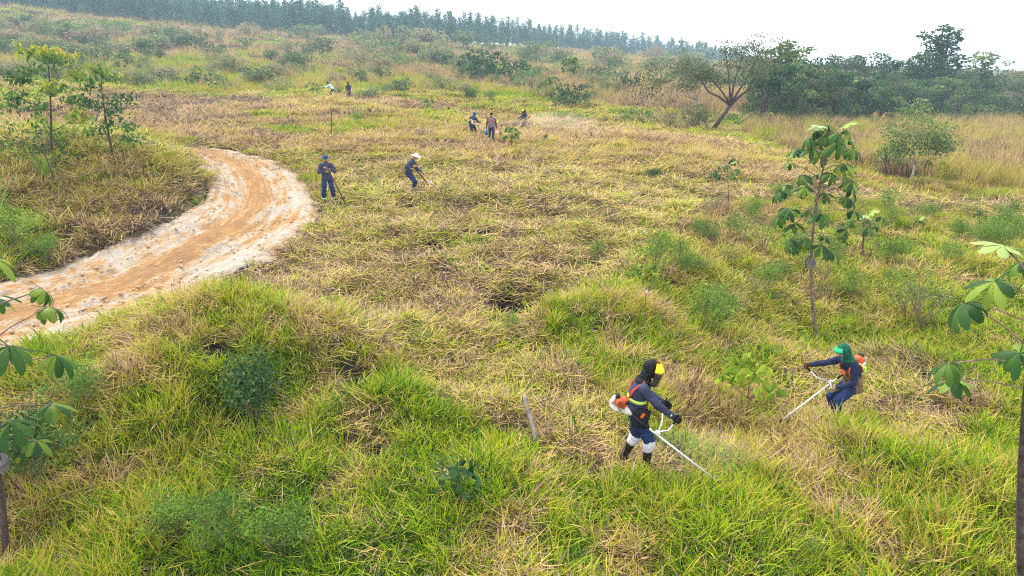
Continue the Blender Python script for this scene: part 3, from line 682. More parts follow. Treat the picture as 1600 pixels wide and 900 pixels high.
SMALLP = [((1138, 332), (1136, 258), .022, 8, 1.15, "pale green sapling with drooping leaves on the mown slope, right of centre", 7, 2),
 ((800, 236), (798, 203), .03, 8, 1.15, "little dark-topped sapling standing right of the man carrying containers", 3, 0),
 ((668, 184), (669, 158), .02, 7, 1.1, "thin leafy sapling standing in the uncut strip behind the mown slope", 4, 0),
 ((888, 160), (889, 92), .06, 13, 2.2, "flat-topped umbrella tree standing alone on the far slope right of the working men", 8, 0),
 ((190, 128), (186, 88), .05, 8, 2.1, "small umbrella-topped sapling on the hillside between the two leafy saplings and the upper scrub", 9, 0),
 ((308, 132), (306, 106), .03, 7, 1.5, "short pale palmate sapling in the grass of the upper left hillside", 10, 0),
 ((334, 148), (332, 130), .025, 6, 1.2, "tiny palmate seedling at the upper edge of the mown land on the left", 11, 2),
 ((497, 158), (487, 132), .02, 7, 1.2, "thin sapling just left of the man in the pale shirt", 12, 1),
 ((586, 150), (585, 142), .015, 6, .9, "tiny green seedling to the right of the two distant men", 13, 0),
 ((1438, 362), (1437, 344), .012, 6, .5, "tiny sapling with pale leaves standing in the scrubby right-hand grass", 15, 2),
 ((1264, 182), (1265, 155), .04, 7, 1.7, "slim umbrella sapling in the pale dry grass before the forest", 16, 0),
 ((1331, 190), (1328, 132), .08, 16, 2.3, "broad-leaved tree rising from the dry grass above the tall fingered-leaf tree", 17, 1),
 ((1393, 200), (1398, 155), .07, 12, 2.2, "spreading open tree in the dry grass just left of the small grey-green tree", 18, 0),
 ((1440, 196), (1438, 158), .06, 9, 2.2, "light green umbrella tree directly before the vine-covered forest tower", 19, 2),
 ((1538, 362), (1531, 330), .016, 5, .5, "bare thin seedling near the right edge of the mown strip", 20, 0)]
for bs, tq, r0, n, sc, lb, sd_, yg in SMALLP:
    b, tp = at(*bs, *tq)
    palmate_tree("palmate_sapling", lb, b, tp, r0, n + 3, sc * .72, .76, seed=sd_, reach=.38, young=yg, bark=M_BARKP if bs[1] < 200 else M_BARKD)

# --- leafy saplings
def leafy(name, label, base, top, r0, mat, nb=7, start=.3, reach=.3, leaf=.09, per=14, cr=.22, seed=0, bark=None, cat='tree', group=None, up=.35, tipred=False, aspect=2.2, down=.9, depth=1, jitter=.35, wander=.05):
    r = np.random.default_rng(seed + 500); t = empty(name, base); tag(t, label, cat, group); top = Vector(top) - Vector(base); mb = MB()
    tips = limbs(mb, (0, 0, -.05), top, r0, r, nb, start, reach, depth, wander, up)
    mb.build("trunk", bark or M_BARK, t, True)
    C = []; B = []
    for tip in tips:
        n = int(per * r.uniform(.6, 1.3)); q = np.array(tip) + r.normal(size=(n, 3)) * cr * np.array([1, 1, .6]); C.append(q)
        hb = tip.z / max(top.z, .01)
        B.append(np.clip(r.uniform(.1, .6) + r.normal(0, .13, n) + (sstep(.85, 1.05, q[:, 2] / top.z) * .3 if tipred else 0), 0, 1))
    C = np.concatenate(C); B = np.concatenate(B); C[:, 2] = np.maximum(C[:, 2], .03)
    me = crown_mesh("crown", C, leaf, mat, r, B, aspect, down); o = bpy.data.objects.new("crown", me); COL.objects.link(o); o.parent = t
    return t
b, tp = at(80, 246, 72, 82)
leafy("leafy_sapling", "tall leafy sapling with reddish top leaves on the bank at the far left", b, tp, .055, M_SAPL, 13, .28, 0.27, .21, 62, .20, 1, tipred=True, bark=M_BARKD)
b, tp = at(176, 246, 163, 112)
leafy("leafy_sapling", "bushier sapling with orange-tinged top, second on the bank beside the track", b, tp, .045, M_SAPL, 13, .12, 0.26, .19, 62, .22, 2, tipred=True, bark=M_BARKD)
b, tp = at(-8, 262, -14, 150)
leafy("leafy_sapling", "leafy sapling cut by the left edge of the view on the bank", b, tp, .04, M_SAPL, 8, .2, .3, .16, 22, .2, 3, bark=M_BARKD)
b, tp = at(85, 290, 58, 205)
leafy("leafy_sapling", "crooked dark-stemmed sapling with few leaves in front of the tall sapling on the bank", b, tp, .035, M_DARKLEAF, 6, .5, .35, .16, 16, .2, 4, bark=M_BARKD, wander=.12)
b, tp = at(192, 230, 188, 170)
leafy("leafy_sapling", "thin low-branched sapling at the right foot of the bushier sapling on the bank", b, tp, .02, M_SAPL, 6, .3, .3, .12, 9, .15, 5, bark=M_BARKP)
b, tp = at(1165, 668, 1170, 578)
leafy("young_tree", "knee-high forked sapling with yellow-green leaves between the two men cutting", b, tp + Vector((0, 0, .05)), .024, M_YEL, 7, .34, .42, .19, 17, .11, 6, bark=M_BARK, up=.45, aspect=1.5, down=.2)
b, tp = at(1005, 530, 1012, 420)
leafy("young_tree", "slender sapling with lobed green leaves and a white tag in the grass at centre right", b, tp, .018, M_SAPL, 6, .80, .20, .17, 15, .13, 7, bark=M_BARK, up=.2, aspect=1.6, down=.7)
tg = MB(); tg.box((0, 0, 0), (.05, .012, .075), Matrix.Rotation(.4, 3, 'Z'), bev=.004); tg.box((.02, -.01, -.03), (.04, .012, .05), Matrix.Rotation(1.0, 3, 'Y'), bev=.004)
M_TAG = solid("white_tag", (.6, .6, .6), .7, var=.1)
for o in list(COL.objects):
    if o.get('label', '').startswith("slender sapling with lobed"):
        hh = (tp.z - b.z) * .62; tg.build("tag", M_TAG, o, loc=(.01, -.03, hh))
for (qx, qy, lb) in ((1463, 598, "crumpled white scrap on the cut grass right of the man in the green hood"), (940, 404, "small white scrap on the brown dug patch")):
    g_ = G(qx, qy); sc_ = MB()
    for k in range(4): sc_.box((.03 * math.cos(k * 2), .03 * math.sin(k * 2), .02 * k), (.10, .05, .012), Matrix.Rotation(k * .9, 3, 'X') @ Matrix.Rotation(k * 1.3, 3, 'Z'))
    tag(sc_.build("plastic_scrap", M_TAG, None, loc=g_ + Vector((0, 0, .10))), lb, "scrap")
b, tp = at(722, 828, 714, 728)
leafy("young_tree", "waist-high dark green seedling with broad leaves hidden in the front grass", b, tp, .016, M_DARKLEAF, 6, .25, .3, .15, 9, .10, 8, bark=M_BARKD, up=.4, aspect=1.8, down=.3)
b, tp = at(816, 474, 818, 436)
leafy("young_tree", "small yellow-leaved seedling growing in the dark hollow", b, tp, .010, M_YEL, 6, .4, .4, .09, 9, .10, 9, up=.4)
b, tp = at(1130, 318, 1172, 318 - 20)
# pale pair of thin trees, acacias, small grey tree
b, tp = at(1034, 196, 1018, 100)
leafy("thin_tree", "pale thin-stemmed tree with a high sparse crown left of the spreading tree pair", b, tp, .07, M_ACA, 6, .75, .16, .2, 34, .45, 21, bark=M_BARKP, depth=1, down=.3)
b, tp = at(1026, 196, 1008, 122)
leafy("thin_tree", "low dark-leaved tree beside the pale thin stem on the far slope", b, tp, .08, M_FOR, 8, .45, .32, .2, 60, .5, 22, bark=M_BARKP, down=.3)
def spread_tree(name, label, base, tops, r0, mat, seed, leaf, per, cr, lean, fl=.28, bark=M_BARKD, spec=None):
    r = np.random.default_rng(seed); t = empty(name, base); tag(t, label, 'tree'); mb = MB(); tips = []
    fork = Vector(lean)
    mb.tube([(0, 0, -.1), fork * .5 + Vector((.03, 0, 0)), fork], [r0, r0 * .8, r0 * .68], 8)
    for k, tq in enumerate(tops):
        tq = Vector(tq); L = (tq - fork).length
        mid = fork.lerp(tq, .5) + Vector((r.uniform(-.1, .1), r.uniform(-.1, .1), -.06)) * L; pts = [fork.lerp(fork, 0), fork.lerp(mid, .5) + Vector((0, 0, .03 * L)), mid, mid.lerp(tq, .5) + Vector((0, 0, .04 * L)), tq]
        rr = r0 * .5; mb.tube(pts, [rr, rr * .8, rr * .6, rr * .4, rr * .2], 6)
        for q in range(9):
            f = r.uniform(.45, 1.0); p = pts[0].lerp(tq, f) if f < .5 else mid.lerp(tq, (f - .5) * 2); a = r.uniform(0, 6.28); l = L * r.uniform(.22, .42)
            e = p + Vector((math.cos(a) * l, math.sin(a) * l, l * r.uniform(.25, .8))); m = p.lerp(e, .5) + Vector((0, 0, .08 * l))
            mb.tube([p, m, e], [rr * .25, rr * .16, rr * .07], 4); tips.append(e)
            for w in range(2):
                a2 = a + r.uniform(-1, 1); e2 = m + Vector((math.cos(a2), math.sin(a2), .7)) * l * .45; mb.tube([m, e2], [rr * .1, rr * .05], 3); tips.append(e2)
        tips.append(tq)
    mb.build("trunk", bark, t, True)
    C = []; B = []
    for tip in tips:
        n = int(per * r.uniform(.5, 1.4)); C.append(np.array(tip) + r.normal(size=(n, 3)) * cr * np.array([1, 1, fl])); B.append(r.uniform(.1, .7) + r.normal(0, .13, n))
    me = crown_mesh("crown", np.concatenate(C), leaf, mat, r, np.concatenate(B), 1.8, 0)
    o = bpy.data.objects.new("crown", me); COL.objects.link(o); o.parent = t; return t
b = G(1110, 208); s = b.y / 1000
spread_tree("spreading_tree", "larger leaning tree of the forked pair, with a flat crown over the dry grass", b, [(-.6, 0, 4.6), (1.0, 1, 6.4), (2.4, 0, 7.0), (3.7, -.5, 6.8), (4.9, .8, 5.9), (-1.8, 1, 5.0), (3.0, -2, 5.4)], .22, M_ACA, 31, .17, 24, .42, (1.5, 0, 2.2))
b = G(1106, 206) + Vector((0, -.6, 0))
spread_tree("spreading_tree", "smaller grey-stemmed tree of the forked pair, leaning left over a round bush", b, [(-1.6, 0, 5.6), (-3.0, .6, 5.0), (-4.6, 0, 4.1), (-.6, 1.2, 5.4), (-3.4, -1, 3.9)], .15, M_ACA, 32, .17, 22, .42, (-1.3, 0, 2.7), bark=M_BARKP)
b = G(1420, 290)
spread_tree("grey_green_tree", "small open grey-green tree standing at the edge of the mown strip before the dry grass", b, [(-.9, 0, 2.5), (.1, .3, 3.3), (.9, 0, 2.7), (1.2, -.4, 1.8), (-1.1, .3, 1.7), (.3, -.6, 2.3)], .07, M_FOR, 33, .12, 30, .30, (.12, 0, 1.0), fl=.6, bark=M_BARKP)

# --- bushes: fine leaved shrubs, near ones each with stems and foliage
def bush_parts(seed, nst=9, h=1.0, spread=.5, leaf=.05, per=26, cr=.11, stemr=.006, mat=None, flat=1.0, fill=0.0, down=-.3, branch=3):
    r = np.random.default_rng(seed); mb = MB(); C = []; B = []
    for i in range(nst):
        a = r.uniform(0, 6.28); q = spread * math.sqrt(r.uniform(0, 1)); hh = h * r.uniform(.65, 1.0) * (1 - .35 * q / spread)
        e = Vector((math.cos(a) * q, math.sin(a) * q, hh)); m = Vector((e.x * .35, e.y * .35, hh * .5)); mb.tube([(r.uniform(-.04, .04), r.uniform(-.04, .04), -.02), m, e], [stemr, stemr * .7, stemr * .4], 4, cap=False)
        ends = [e]
        for w in range(branch):
            f = r.uniform(.0, .8); p = m.lerp(e, f); d = Vector((r.normal(0, .25), r.normal(0, .25), r.uniform(.2, .5))) * h * .5; e2 = p + d; mb.tube([p, e2], [stemr * .5, stemr * .3], 3, cap=False); ends.append(e2)
        tone = r.uniform(.15, .75)
        for e_ in ends:
            n = int(per * r.uniform(.5, 1.3)); t = r.uniform(-.55, .5, n)[:, None]
            C.append(np.array(e_) + (np.array(e_) - np.array(m)) * t * .6 + r.normal(size=(n, 3)) * cr * np.array([1, 1, flat])); B.append(np.clip(tone + r.normal(0, .12, n), 0, 1))
    C = np.concatenate(C); C[:, 2] = np.maximum(C[:, 2], .02)
    return mb.mesh("stems", M_TWIG), crown_mesh("foliage", C, leaf, mat, r, np.concatenate(B), 2.4, down)
def put_bush(name, label, parts, loc, rz, sc, group=None, cat='bush', szz=1.0):
    t = empty(name, loc, rz); t.scale = (sc, sc, sc * szz); tag(t, label, cat, group)
    for nm, me in zip(("stems", "foliage"), parts):
        o = bpy.data.objects.new(nm, me); COL.objects.link(o); o.parent = t
    return t
BR = [bush_parts(400 + k, 10, 1.0, .42, .055, 30, .075, mat=M_BROOM) for k in range(3)]
BT = [bush_parts(410 + k, 14, 1.0, .5, .045, 6, .06, mat=M_BROOM, branch=4) for k in range(2)]      # twiggy, nearly bare
BD = [bush_parts(420 + k, 12, 1.0, .34, .055, 44, .07, mat=M_DARKLEAF) for k in range(2)]
# (px,py of base, height in picture px, parts, label)
BUSH = [((395,640),80,BD[0],"dark dense bush on the grassy hump left of centre, waist high"),
 ((130,655),95,BR[0],"feathery light green bush in the left foreground grass below the track"),
 ((275,835),75,BR[1],"feathery bush low in the left front corner grass"),
 ((345,860),95,BR[2],"large grey-green feathery bush left of the bottom centre"),
 ((430,870),100,BR[0],"right-hand feathery bush of the front cluster at lower left"),
 ((55,760),140,BD[1],"thin dark bush standing by the stem at the left edge"),
 ((1265,885),50,BR[1],"small fresh green bush at the bottom of the view, right of centre"),
 ((1022,440),85,BR[2],"upright feathery bush with bare stems at the edge of the cut grass"),
 ((1108,530),95,BR[0],"feathery bush standing right of the slender tagged sapling"),
 ((1190,400),75,BT[0],"bare twiggy bush left of the tall fingered-leaf tree"),
 ((1160,390),60,BT[1],"low twiggy brown bush nearer the pale sapling"),
 ((1435,520),110,BT[0],"large twiggy bush with dark stems behind the right-hand trees"),
 ((1415,510),90,BT[1],"twiggy spreading bush touching the large one at right"),
 ((1480,420),50,BR[1],"rounded light green bush in the right-hand scrub"),
 ((1385,340),45,BR[2],"feathery bush near the dark foot of the grey-green tree"),
 ((1545,400),60,BR[0],"light green bush close to the right edge below the mown strip"),
 ((1575,350),40,BR[2],"small bush at the right edge on the mown strip"),
 ((1240,400),45,BR[1],"small leafy bush just behind the tall tree's foot"),
 ((1215,330),50,BR[0],"pale feathery bush on the slope above the twiggy bushes"),
 ((1300,420),45,BR[2],"low feathery bush between the tall tree and the thin umbrella sapling"),
 ((1400,420),55,BR[0],"spreading feathery bush in the middle of the right-hand scrub"),
 ((1450,350),40,BR[1],"small rounded bush on the far edge of the right-hand scrub"),
 ((1270,350),36,BR[2],"small bush hidden behind the crown of the tall tree"),
 ((798,516),30,BR[1],"small grey-green weed growing alone in the cut grass"),
 ((1108,345),50,BT[1],"grey twiggy bush at the lower left of the pale sapling"),
 ((1020,284),26,BD[1],"low dark bush on the brown mound of the mown slope"),
 ((960,445),20,BR[0],"little tuft of green leaves by the brown dug patch"),
 ((932,400),26,BR[2],"short sprout growing on the brown dug patch"),
 ((852,226),16,BD[0],"low dark seedling right of the little dark-topped sapling"),
 ((30,390),70,BR[1],"bright green bush at the foot of the bank on the left"),
 ((75,415),55,BR[0],"green weedy bush beside the track at the far left"),
 ((560,196),26,BR[1],"weedy bush at the left of the uncut strip"),
 ((690,150),18,BD[0],"round dark bush above the uncut strip, seen left of its neighbours"),
 ((735,165),34,BD[1],"dark bushy shrub behind the two men standing close together"),
 ((765,165),28,BR[0],"lighter shrub touching the dark one behind the standing men"),
 ((1350,385),50,BT[0],"twiggy bush at the foot of the thin umbrella sapling"),
 ((1500,380),45,BR[0],"feathery bush between the scrub and the right-hand mown strip"),
 ((1060,420),50,BR[1],"feathery bush right of the upright bush at the edge of the cut grass"),
 ((1330,470),50,BR[2],"low green bush in the grass right of the tall tree's stem"),
 ((1100,440),45,BT[1],"thin brown weed clump in the middle right grass")]
for i, ((px, py), hp, parts, lb) in enumerate(BUSH):
    b, tp = at(px, py, px, py - hp); h = (tp.z - b.z)
    put_bush("bush", lb, parts, b, i * 1.3, h * 1.02)

nb_ = 0
while nb_ < 44:
    px = rs.uniform(1040, 1620); py = rs.uniform(335, 520)
    if py > 480 and px > 1200: continue
    b = G(px, py); hp = rs.uniform(22, 62) * (py / 430); h = hp / FPX * b.y / .95; kk = int(rs.integers(0, 5)); nb_ += 1
    put_bush("weed_bush", ("feathery light green weed in the uncut grass right of centre", "brown twiggy weed in the uncut grass right of centre")[kk > 2], (BR + BT)[kk], b, rs.uniform(0, 6), h, ("feathery weeds in the right-hand grass", "twiggy weeds in the right-hand grass")[kk > 2])

# dead sticks and stakes
def stick(name, label, a, b_, r0, mat, cat):
    mb = MB(); a = Vector(a); b_ = Vector(b_); n = 8; L = (b_ - a).length; rr = np.random.default_rng(5)
    pts = [a.lerp(b_, i / n) + Vector((rr.normal(0, .006), rr.normal(0, .006), 0)) * L for i in range(n + 1)]
    o = mb.tube(pts, [r0 * (1 - .35 * i / n) * (1 + .12 * (i % 2)) for i in range(n + 1)], 7)
    o = mb.build(name, mat, None, True); tag(o, label, cat); return o
M_GREYWOOD = solid("weathered_wood", (.17, .145, .125), .9, var=.25, scale=9, bump=.5)
q0 = px2w(839, 692, 9.35); p0 = Vector((q0[0], 9.35, q0[1])); x1 = px2w(819, 617, 10.0)
stick("wooden_stake", "grey weathered stake leaning in the grass left of the man with the yellow visor", p0, (x1[0], 10.0, x1[1]), .045, M_GREYWOOD, "stake")
b, tp = at(517, 215, 518, 174); stick("dead_stem", "thin bare stem standing in the uncut strip above the man in the blue hat", b, tp, .03, M_BARKD, "dead plant")
b, tp = at(1062, 430, 1063, 352); stick("dead_stem", "dark bare stem standing in the grass right of the upright feathery bush", b, tp, .014, M_BARKD, "dead plant")
b, tp = at(1102, 500, 1110, 440); stick("dead_stem", "thin bare stem inside the middle right grass", b, tp, .01, M_BARKD, "dead plant")
b, tp = at(1530, 362, 1531, 330); stick("dead_stem", "short bare stem on the right of the mown strip", b, tp, .014, M_BARKD, "dead plant")
b, tp = at(1281, 535, 1292, 520); stick("dead_stem", "short pale stick leaning at the foot of the tall fingered-leaf tree", b, tp, .012, M_GREYWOOD, "stick")

# long-leaved clump at the left edge on the bank
def reed():
    b, tp = at(0, 345, 5, 215); h = tp.z - b.z
    t = empty("reed_clump", b); tag(t, "tall bright green reed clump with arching leaves at the left edge of the bank", "reed")
    for k in range(16):
        mb = MB(); a = k * 2.4; n = 7; L = h * (.6 + .4 * ((k * 7) % 5) / 4); w = .045; vs = []; x = 0; z = 0; ang = .12 + .25 * ((k * 3) % 4) / 3
        for i in range(n + 1):
            ww = w * (1 - (i / n) ** 2) + .003; vs += [(x, -ww / 2, z), (x, ww / 2, z)]; x += math.sin(ang) * L / n; z += math.cos(ang) * L / n; ang += .13
        mb.add(vs, [(2 * i, 2 * i + 1, 2 * i + 3, 2 * i + 2) for i in range(n)], .3 + .5 * ((k * 5) % 7) / 6)
        o = mb.build("reed_leaf", M_BROOM, t); o.rotation_euler = (0, 0, a)
reed()
for k, (px, py, tx, ty) in enumerate([(88, 232, 100, 196), (78, 275, 82, 240)]):
    b, tp = at(px, py, tx, ty); h = tp.z - b.z
    me = bpy.data.collections["tall_clump"].objects[k].data
    t = empty("grass_clump", b); t.scale = (1.1, 1.1, h / 1.1); tag(t, ["bright upright grass clump at the foot of the tallest bank sapling", "upright grass clump below the crooked bank sapling"][k], "grass clump")
    o = bpy.data.objects.new("blades", npmesh("blades", *blades(46, 1.2, .2, .03, .35, 77 + k)[:3], M_BROOM, bt=blades(46, 1.2, .2, .03, .35, 77 + k)[3])); COL.objects.link(o); o.parent = t

# --- scrub on the far hillside: individuals sharing five shapes
def scrub_parts(seed, flat, per, mat=M_SCR, leaf=.20, n=9):
    r = np.random.default_rng(seed); cs = [(r.normal(0, .42), r.normal(0, .42), r.uniform(.25, .85)) for _ in range(n)]; C, w = clumps(r, cs, [r.uniform(.22, .45) for _ in cs], per, flat)
    C[:, 2] = np.maximum(C[:, 2], .02); mb = MB()
    for c in cs[:6]: mb.tube([(0, 0, -.1), (c[0] * .4, c[1] * .4, c[2] * .55), c], [.035, .02, .008], 4, cap=False)
    return mb.mesh("stems", M_TWIG), crown_mesh("foliage", C, leaf, mat, r, .5 + w + r.normal(0, .12, len(C)), 1.8, 0)
SCRB = [scrub_parts(600 + k, .8, 700, leaf=.10 + .02 * (k % 3)) for k in range(6)]
SCRD = [scrub_parts(620 + k, .8, 700, M_FOR, .11) for k in range(3)]
rs = np.random.default_rng(44); cnt = 0
def scrub_at(px, py, hp, wide, dark, label, group, wf=.8):
    b = G(px, py); h = max(.4, hp / FPX * b.y); p = (SCRD if dark else SCRB)[int(rs.integers(0, 3 if dark else 6))]
    return put_bush("scrub_bush", label, p, b, rs.uniform(0, 6.28), h * wide * wf, group, 'bush', 1 / wide / wf * .95)
for i in range(250):        # upper left hillside down to the valley
    px = rs.uniform(-60, 1180); py0 = 38 + .055 * px; py = rs.uniform(py0, 128 + .05 * px) if px < 700 else rs.uniform(py0, 150)
    dk_ = rs.uniform() < .2; rg_ = ("on the upper left hillside above the leafy saplings", "on the hillside between the top two men and the plantation", "on the far slope above the container carrier", "in the shallow valley left of the spreading trees")[min(3, int((px + 60) / 310))]
    scrub_at(px, py, rs.uniform(9, 30), rs.uniform(.9, 1.7), dk_, ("dark green" if dk_ else "grey-green") + " scrub bush " + rg_, ("dark" if dk_ else "grey-green") + " scrub bushes " + rg_)
for i in range(60):
    px = rs.uniform(1140, 1640); py = rs.uniform(166, 205)
    dk_ = rs.uniform() < .5; rg_ = "left of the tall fingered-leaf tree" if px < 1290 else "right of the tall fingered-leaf tree"
    scrub_at(px, py, rs.uniform(10, 26), rs.uniform(.9, 1.6), dk_, ("dark" if dk_ else "pale green") + " shrub in the dry grass before the forest, " + rg_, ("dark" if dk_ else "pale green") + " shrubs before the forest, " + rg_)
for i, (px, py, hp, w, dk, lb) in enumerate([
 (750,128,48,1.5,1,"dark wide thicket bush on the slope above the men, left half of the dark patch"),(790,132,40,1.4,1,"rounded green thicket bush at the right of the dark patch on the slope"),(715,118,28,1.4,1,"low dark bush at the upper left of the dark patch on the slope"),
 (850,160,34,1.2,1,"dark green bush left of the lone umbrella tree"),(885,170,40,1.4,1,"dark bush at the foot of the lone umbrella tree"),(915,172,26,1.2,1,"small dark bush just right of the lone umbrella tree"),(925,150,20,1,1,"round green bush behind the foot of the lone umbrella tree"),(942,152,22,1,1,"second round bush right of the lone umbrella tree"),
 (1085,205,38,1.3,0,"round dark green bush between the trunks of the forked pair"),(1050,205,30,1.5,0,"dense green bush left of the forked pair"),(1010,200,34,1.3,1,"green bush at the feet of the thin pale trees"),
 (1390,280,44,1.2,1,"dark shrub at the left of the small grey-green tree"),(1450,285,36,1.1,1,"dark shrub at the right of the small grey-green tree"),
 (140,82,24,1.8,1,"silvery dark bush above the two bank saplings"),(125,100,26,1.8,0,"light green bush just below the silvery dark bush"),(1545,192,40,1.5,0,"pale green spreading shrub at the forest edge on the right"),
 (620,85,40,1.2,0,"tall pale shrub before the plantation left of centre"),(655,95,30,1.4,0,"second pale shrub before the plantation, right of the tall one"),(460,58,20,1.5,1,"dark bush at the foot of the plantation left of centre"),(500,60,16,1.6,0,"low bush at the foot of the plantation")]):
    scrub_at(px, py, hp, w, dk, lb, None, .62)

# --- eucalyptus plantation, rows of slim trees
def euc_parts(seed):
    r = np.random.default_rng(seed); mb = MB(); mb.tube([(0, 0, -.3), (.1, 0, 5), (0, .05, 10.6)], [.14, .10, .02], 5)
    cs = []; rr = []
    for i in range(30):
        z = 1.6 + 9.2 * (i / 29) ** .9; R = 1.35 * (1 - (z / 11.6) ** 2.2) + .18; a = i * 2.4
        q = R * r.uniform(.3, .95); c = (math.cos(a) * q, math.sin(a) * q, z + q * .25); cs.append(c); rr.append(.42 + .25 * R * r.uniform(.5, 1))
        mb.tube([(0, 0, z - .5), c], [.03, .01], 3, cap=False)
    C, w = clumps(r, cs, rr, 120, 1.1); return mb.mesh("trunk", M_BARK), crown_mesh("crown", C, .36, M_EUC, r, .45 + w + r.normal(0, .1, len(C)), 1.8, .8)
EUC = [euc_parts(700 + k) for k in range(5)]
def two(name, label, parts, loc, rz, sc, group, cat='tree', wx=1.0):
    t = empty(name, loc, rz); t.scale = (sc * wx, sc * wx, sc); tag(t, label, cat, group)
    for nm, me in zip(("trunk", "crown"), parts):
        o = bpy.data.objects.new(nm, me); COL.objects.link(o); o.parent = t
n_e = 0
ETOP = lambda p: np.interp(p, [-60, 0, 200, 300, 400, 530, 560, 600, 700, 800, 900, 1000, 1100, 1180], [-60, -42, -28, -10, 0, 4, 22, 14, 24, 33, 46, 58, 72, 84])
px = -60.0
EDGE = lambda p: np.interp(p, [-60, 0, 200, 400, 700, 900, 1100, 1180], [2, 8, 38, 56, 74, 84, 93, 97])
while px < 1170:
    Yp = float(np.interp(px, [-60, 400, 700, 900, 1100, 1180], [195, 215, 235, 320, 430, 470])); b = Vector((px2w(px, 60, Yp)[0], Yp, 0))
    for row in range(2):
        d = row * 8 + rs.uniform(-2, 2); x = b.x * (1 + d / b.y) + rs.uniform(-1, 1) + row * 1.4; y = b.y + d
        gz = float(zf(x, y)[0]); sc = max(3.0, (hgt(px, float(ETOP(px)) - 3, y) - gz) * rs.uniform(.74, 1.12)) / 11.0
        two("eucalyptus_tree", ("slim blue-green eucalyptus in the front row of the skyline plantation", "slim blue-green eucalyptus in the second row of the skyline plantation")[row], EUC[int(rs.integers(0, 5))], (x, y, float(zf(x, y)[0])), rs.uniform(0, 6.28), sc, ("front row eucalyptus trees of the plantation", "second row eucalyptus trees of the plantation")[row], wx=1.45 * rs.uniform(.85, 1.2)); n_e += 1
    px += np.interp(px, [0, 400, 700, 900, 1170], [11, 11, 9.5, 7.5, 6])
print("eucalyptus", n_e)
ec = bpy.data.collections.new("plantation_lib")
for k in range(5):
    ec.objects.link(bpy.data.objects.new("plantation_crown_%d" % k, EUC[k][1]))
ex_, ey_, es_ = [], [], []
for row in range(2, 6):
    px = -90.0
    while px < 1180:
        Yp = float(np.interp(px, [-60, 400, 700, 900, 1100, 1180], [195, 215, 235, 320, 430, 470])); b = Vector((px2w(px, 60, Yp)[0], Yp, 0)); d = row * 8 + rs.uniform(-3, 3); ex_.append(b.x * (1 + d / b.y) + rs.uniform(-1, 1)); ey_.append(b.y + d)
        es_.append(max(2.5, (hgt(px, float(ETOP(px)) + 6, b.y + d) - float(zf(b.x, b.y)[0])) * rs.uniform(.6, .9)) / 11.0)
        px += np.interp(px, [0, 400, 700, 900, 1170], [12, 12, 11, 8, 6])
es_ = np.array(es_); scatter("plantation_interior", "closed rows of eucalyptus deeper in the plantation", ec, np.array(ex_), np.array(ey_), es_ * 1.4, es_, es_ * 0 + .5, tilt=.01, cat="trees")

# --- mixed forest on the right
def forest_parts(seed, shape='round', mat=None):
    r = np.random.default_rng(seed); mb = MB(); cs = []; rr = []
    nc = 26
    for i in range(nc):
        if shape == 'round':
            a = r.uniform(0, 6.28); z = r.uniform(.04, 1.0); R = .48 * math.sqrt(max(0, 1 - ((z - .45) / .62) ** 2)); q = R * math.sqrt(r.uniform(.2, 1)); c = (math.cos(a) * q, math.sin(a) * q, z); k = r.uniform(.09, .17)
        else:
            z = (i + .5) / nc; R = .20 * (1.15 - .75 * z) + .03 * math.sin(i * 1.7); a = i * 2.4; q = R * r.uniform(.2, 1); c = (math.cos(a) * q + .05 * math.sin(z * 5), math.sin(a) * q, z); k = r.uniform(.06, .11)
        cs.append(c); rr.append(k); mb.tube([(0, 0, max(0, c[2] * .4)), (c[0] * .5, c[1] * .5, c[2] * .75), c], [.012, .008, .003], 4, cap=False)
    mb.tube([(0, 0, -.05), (.01, 0, .4), (0, 0, .85)], [.03, .02, .008], 6)
    C, w = clumps(r, cs, rr, 5200 if shape == 'round' else 12000, .75); C[:, 2] = np.maximum(C[:, 2], .01)
    return mb.mesh("trunk", M_BARKD), crown_mesh("crown", C, .045 if shape == 'round' else .036, mat or M_FOR, r, .42 + w + r.normal(0, .12, len(C)), 1.6, 0)
FORP = [forest_parts(800 + k) for k in range(5)] + [forest_parts(806, mat=M_SCR), forest_parts(807, mat=M_ACA)]; TOW = [forest_parts(820 + k, 'tower') for k in range(2)]
TOPY = lambda p: np.interp(p, [1160, 1180, 1215, 1250, 1290, 1330, 1350, 1400, 1440, 1490, 1520, 1560, 1620], [105, 78, 72, 96, 88, 104, 96, 104, 104, 104, 92, 106, 110])
nf = 0
for row in range(5):
    px = 1190 + row * 6.0
    while px < 1680:
        py = 193 - row * 9.5 + rs.uniform(-3, 3); b = G(px, py) if row < 3 else None
        if b is None:
            b = G(px, 176); b = Vector((b.x * (1 + .10 * (row - 2)), b.y * (1 + .10 * (row - 2)), 0)); b.z = float(zf(b.x, b.y)[0])
        want = TOPY(px) + 10 * (4 - row) * .9 - 9 + rs.uniform(-10, 14); h = hgt(px, want, b.y) - b.z
        two("forest_tree", ("low forest-edge tree rising straight from the pale dry grass on the right" if row < 2 else "forest tree deeper in the thicket along the right horizon"), FORP[int(rs.integers(0, 7))], b, rs.uniform(0, 6.28), h * rs.uniform(.72, 1.12), ("trees along the edge of the forest on the right" if row < 2 else "trees deeper in the forest on the right"), wx=rs.uniform(.9, 1.35)); nf += 1
        px += 24 * (1 + .08 * row) * rs.uniform(.75, 1.2)
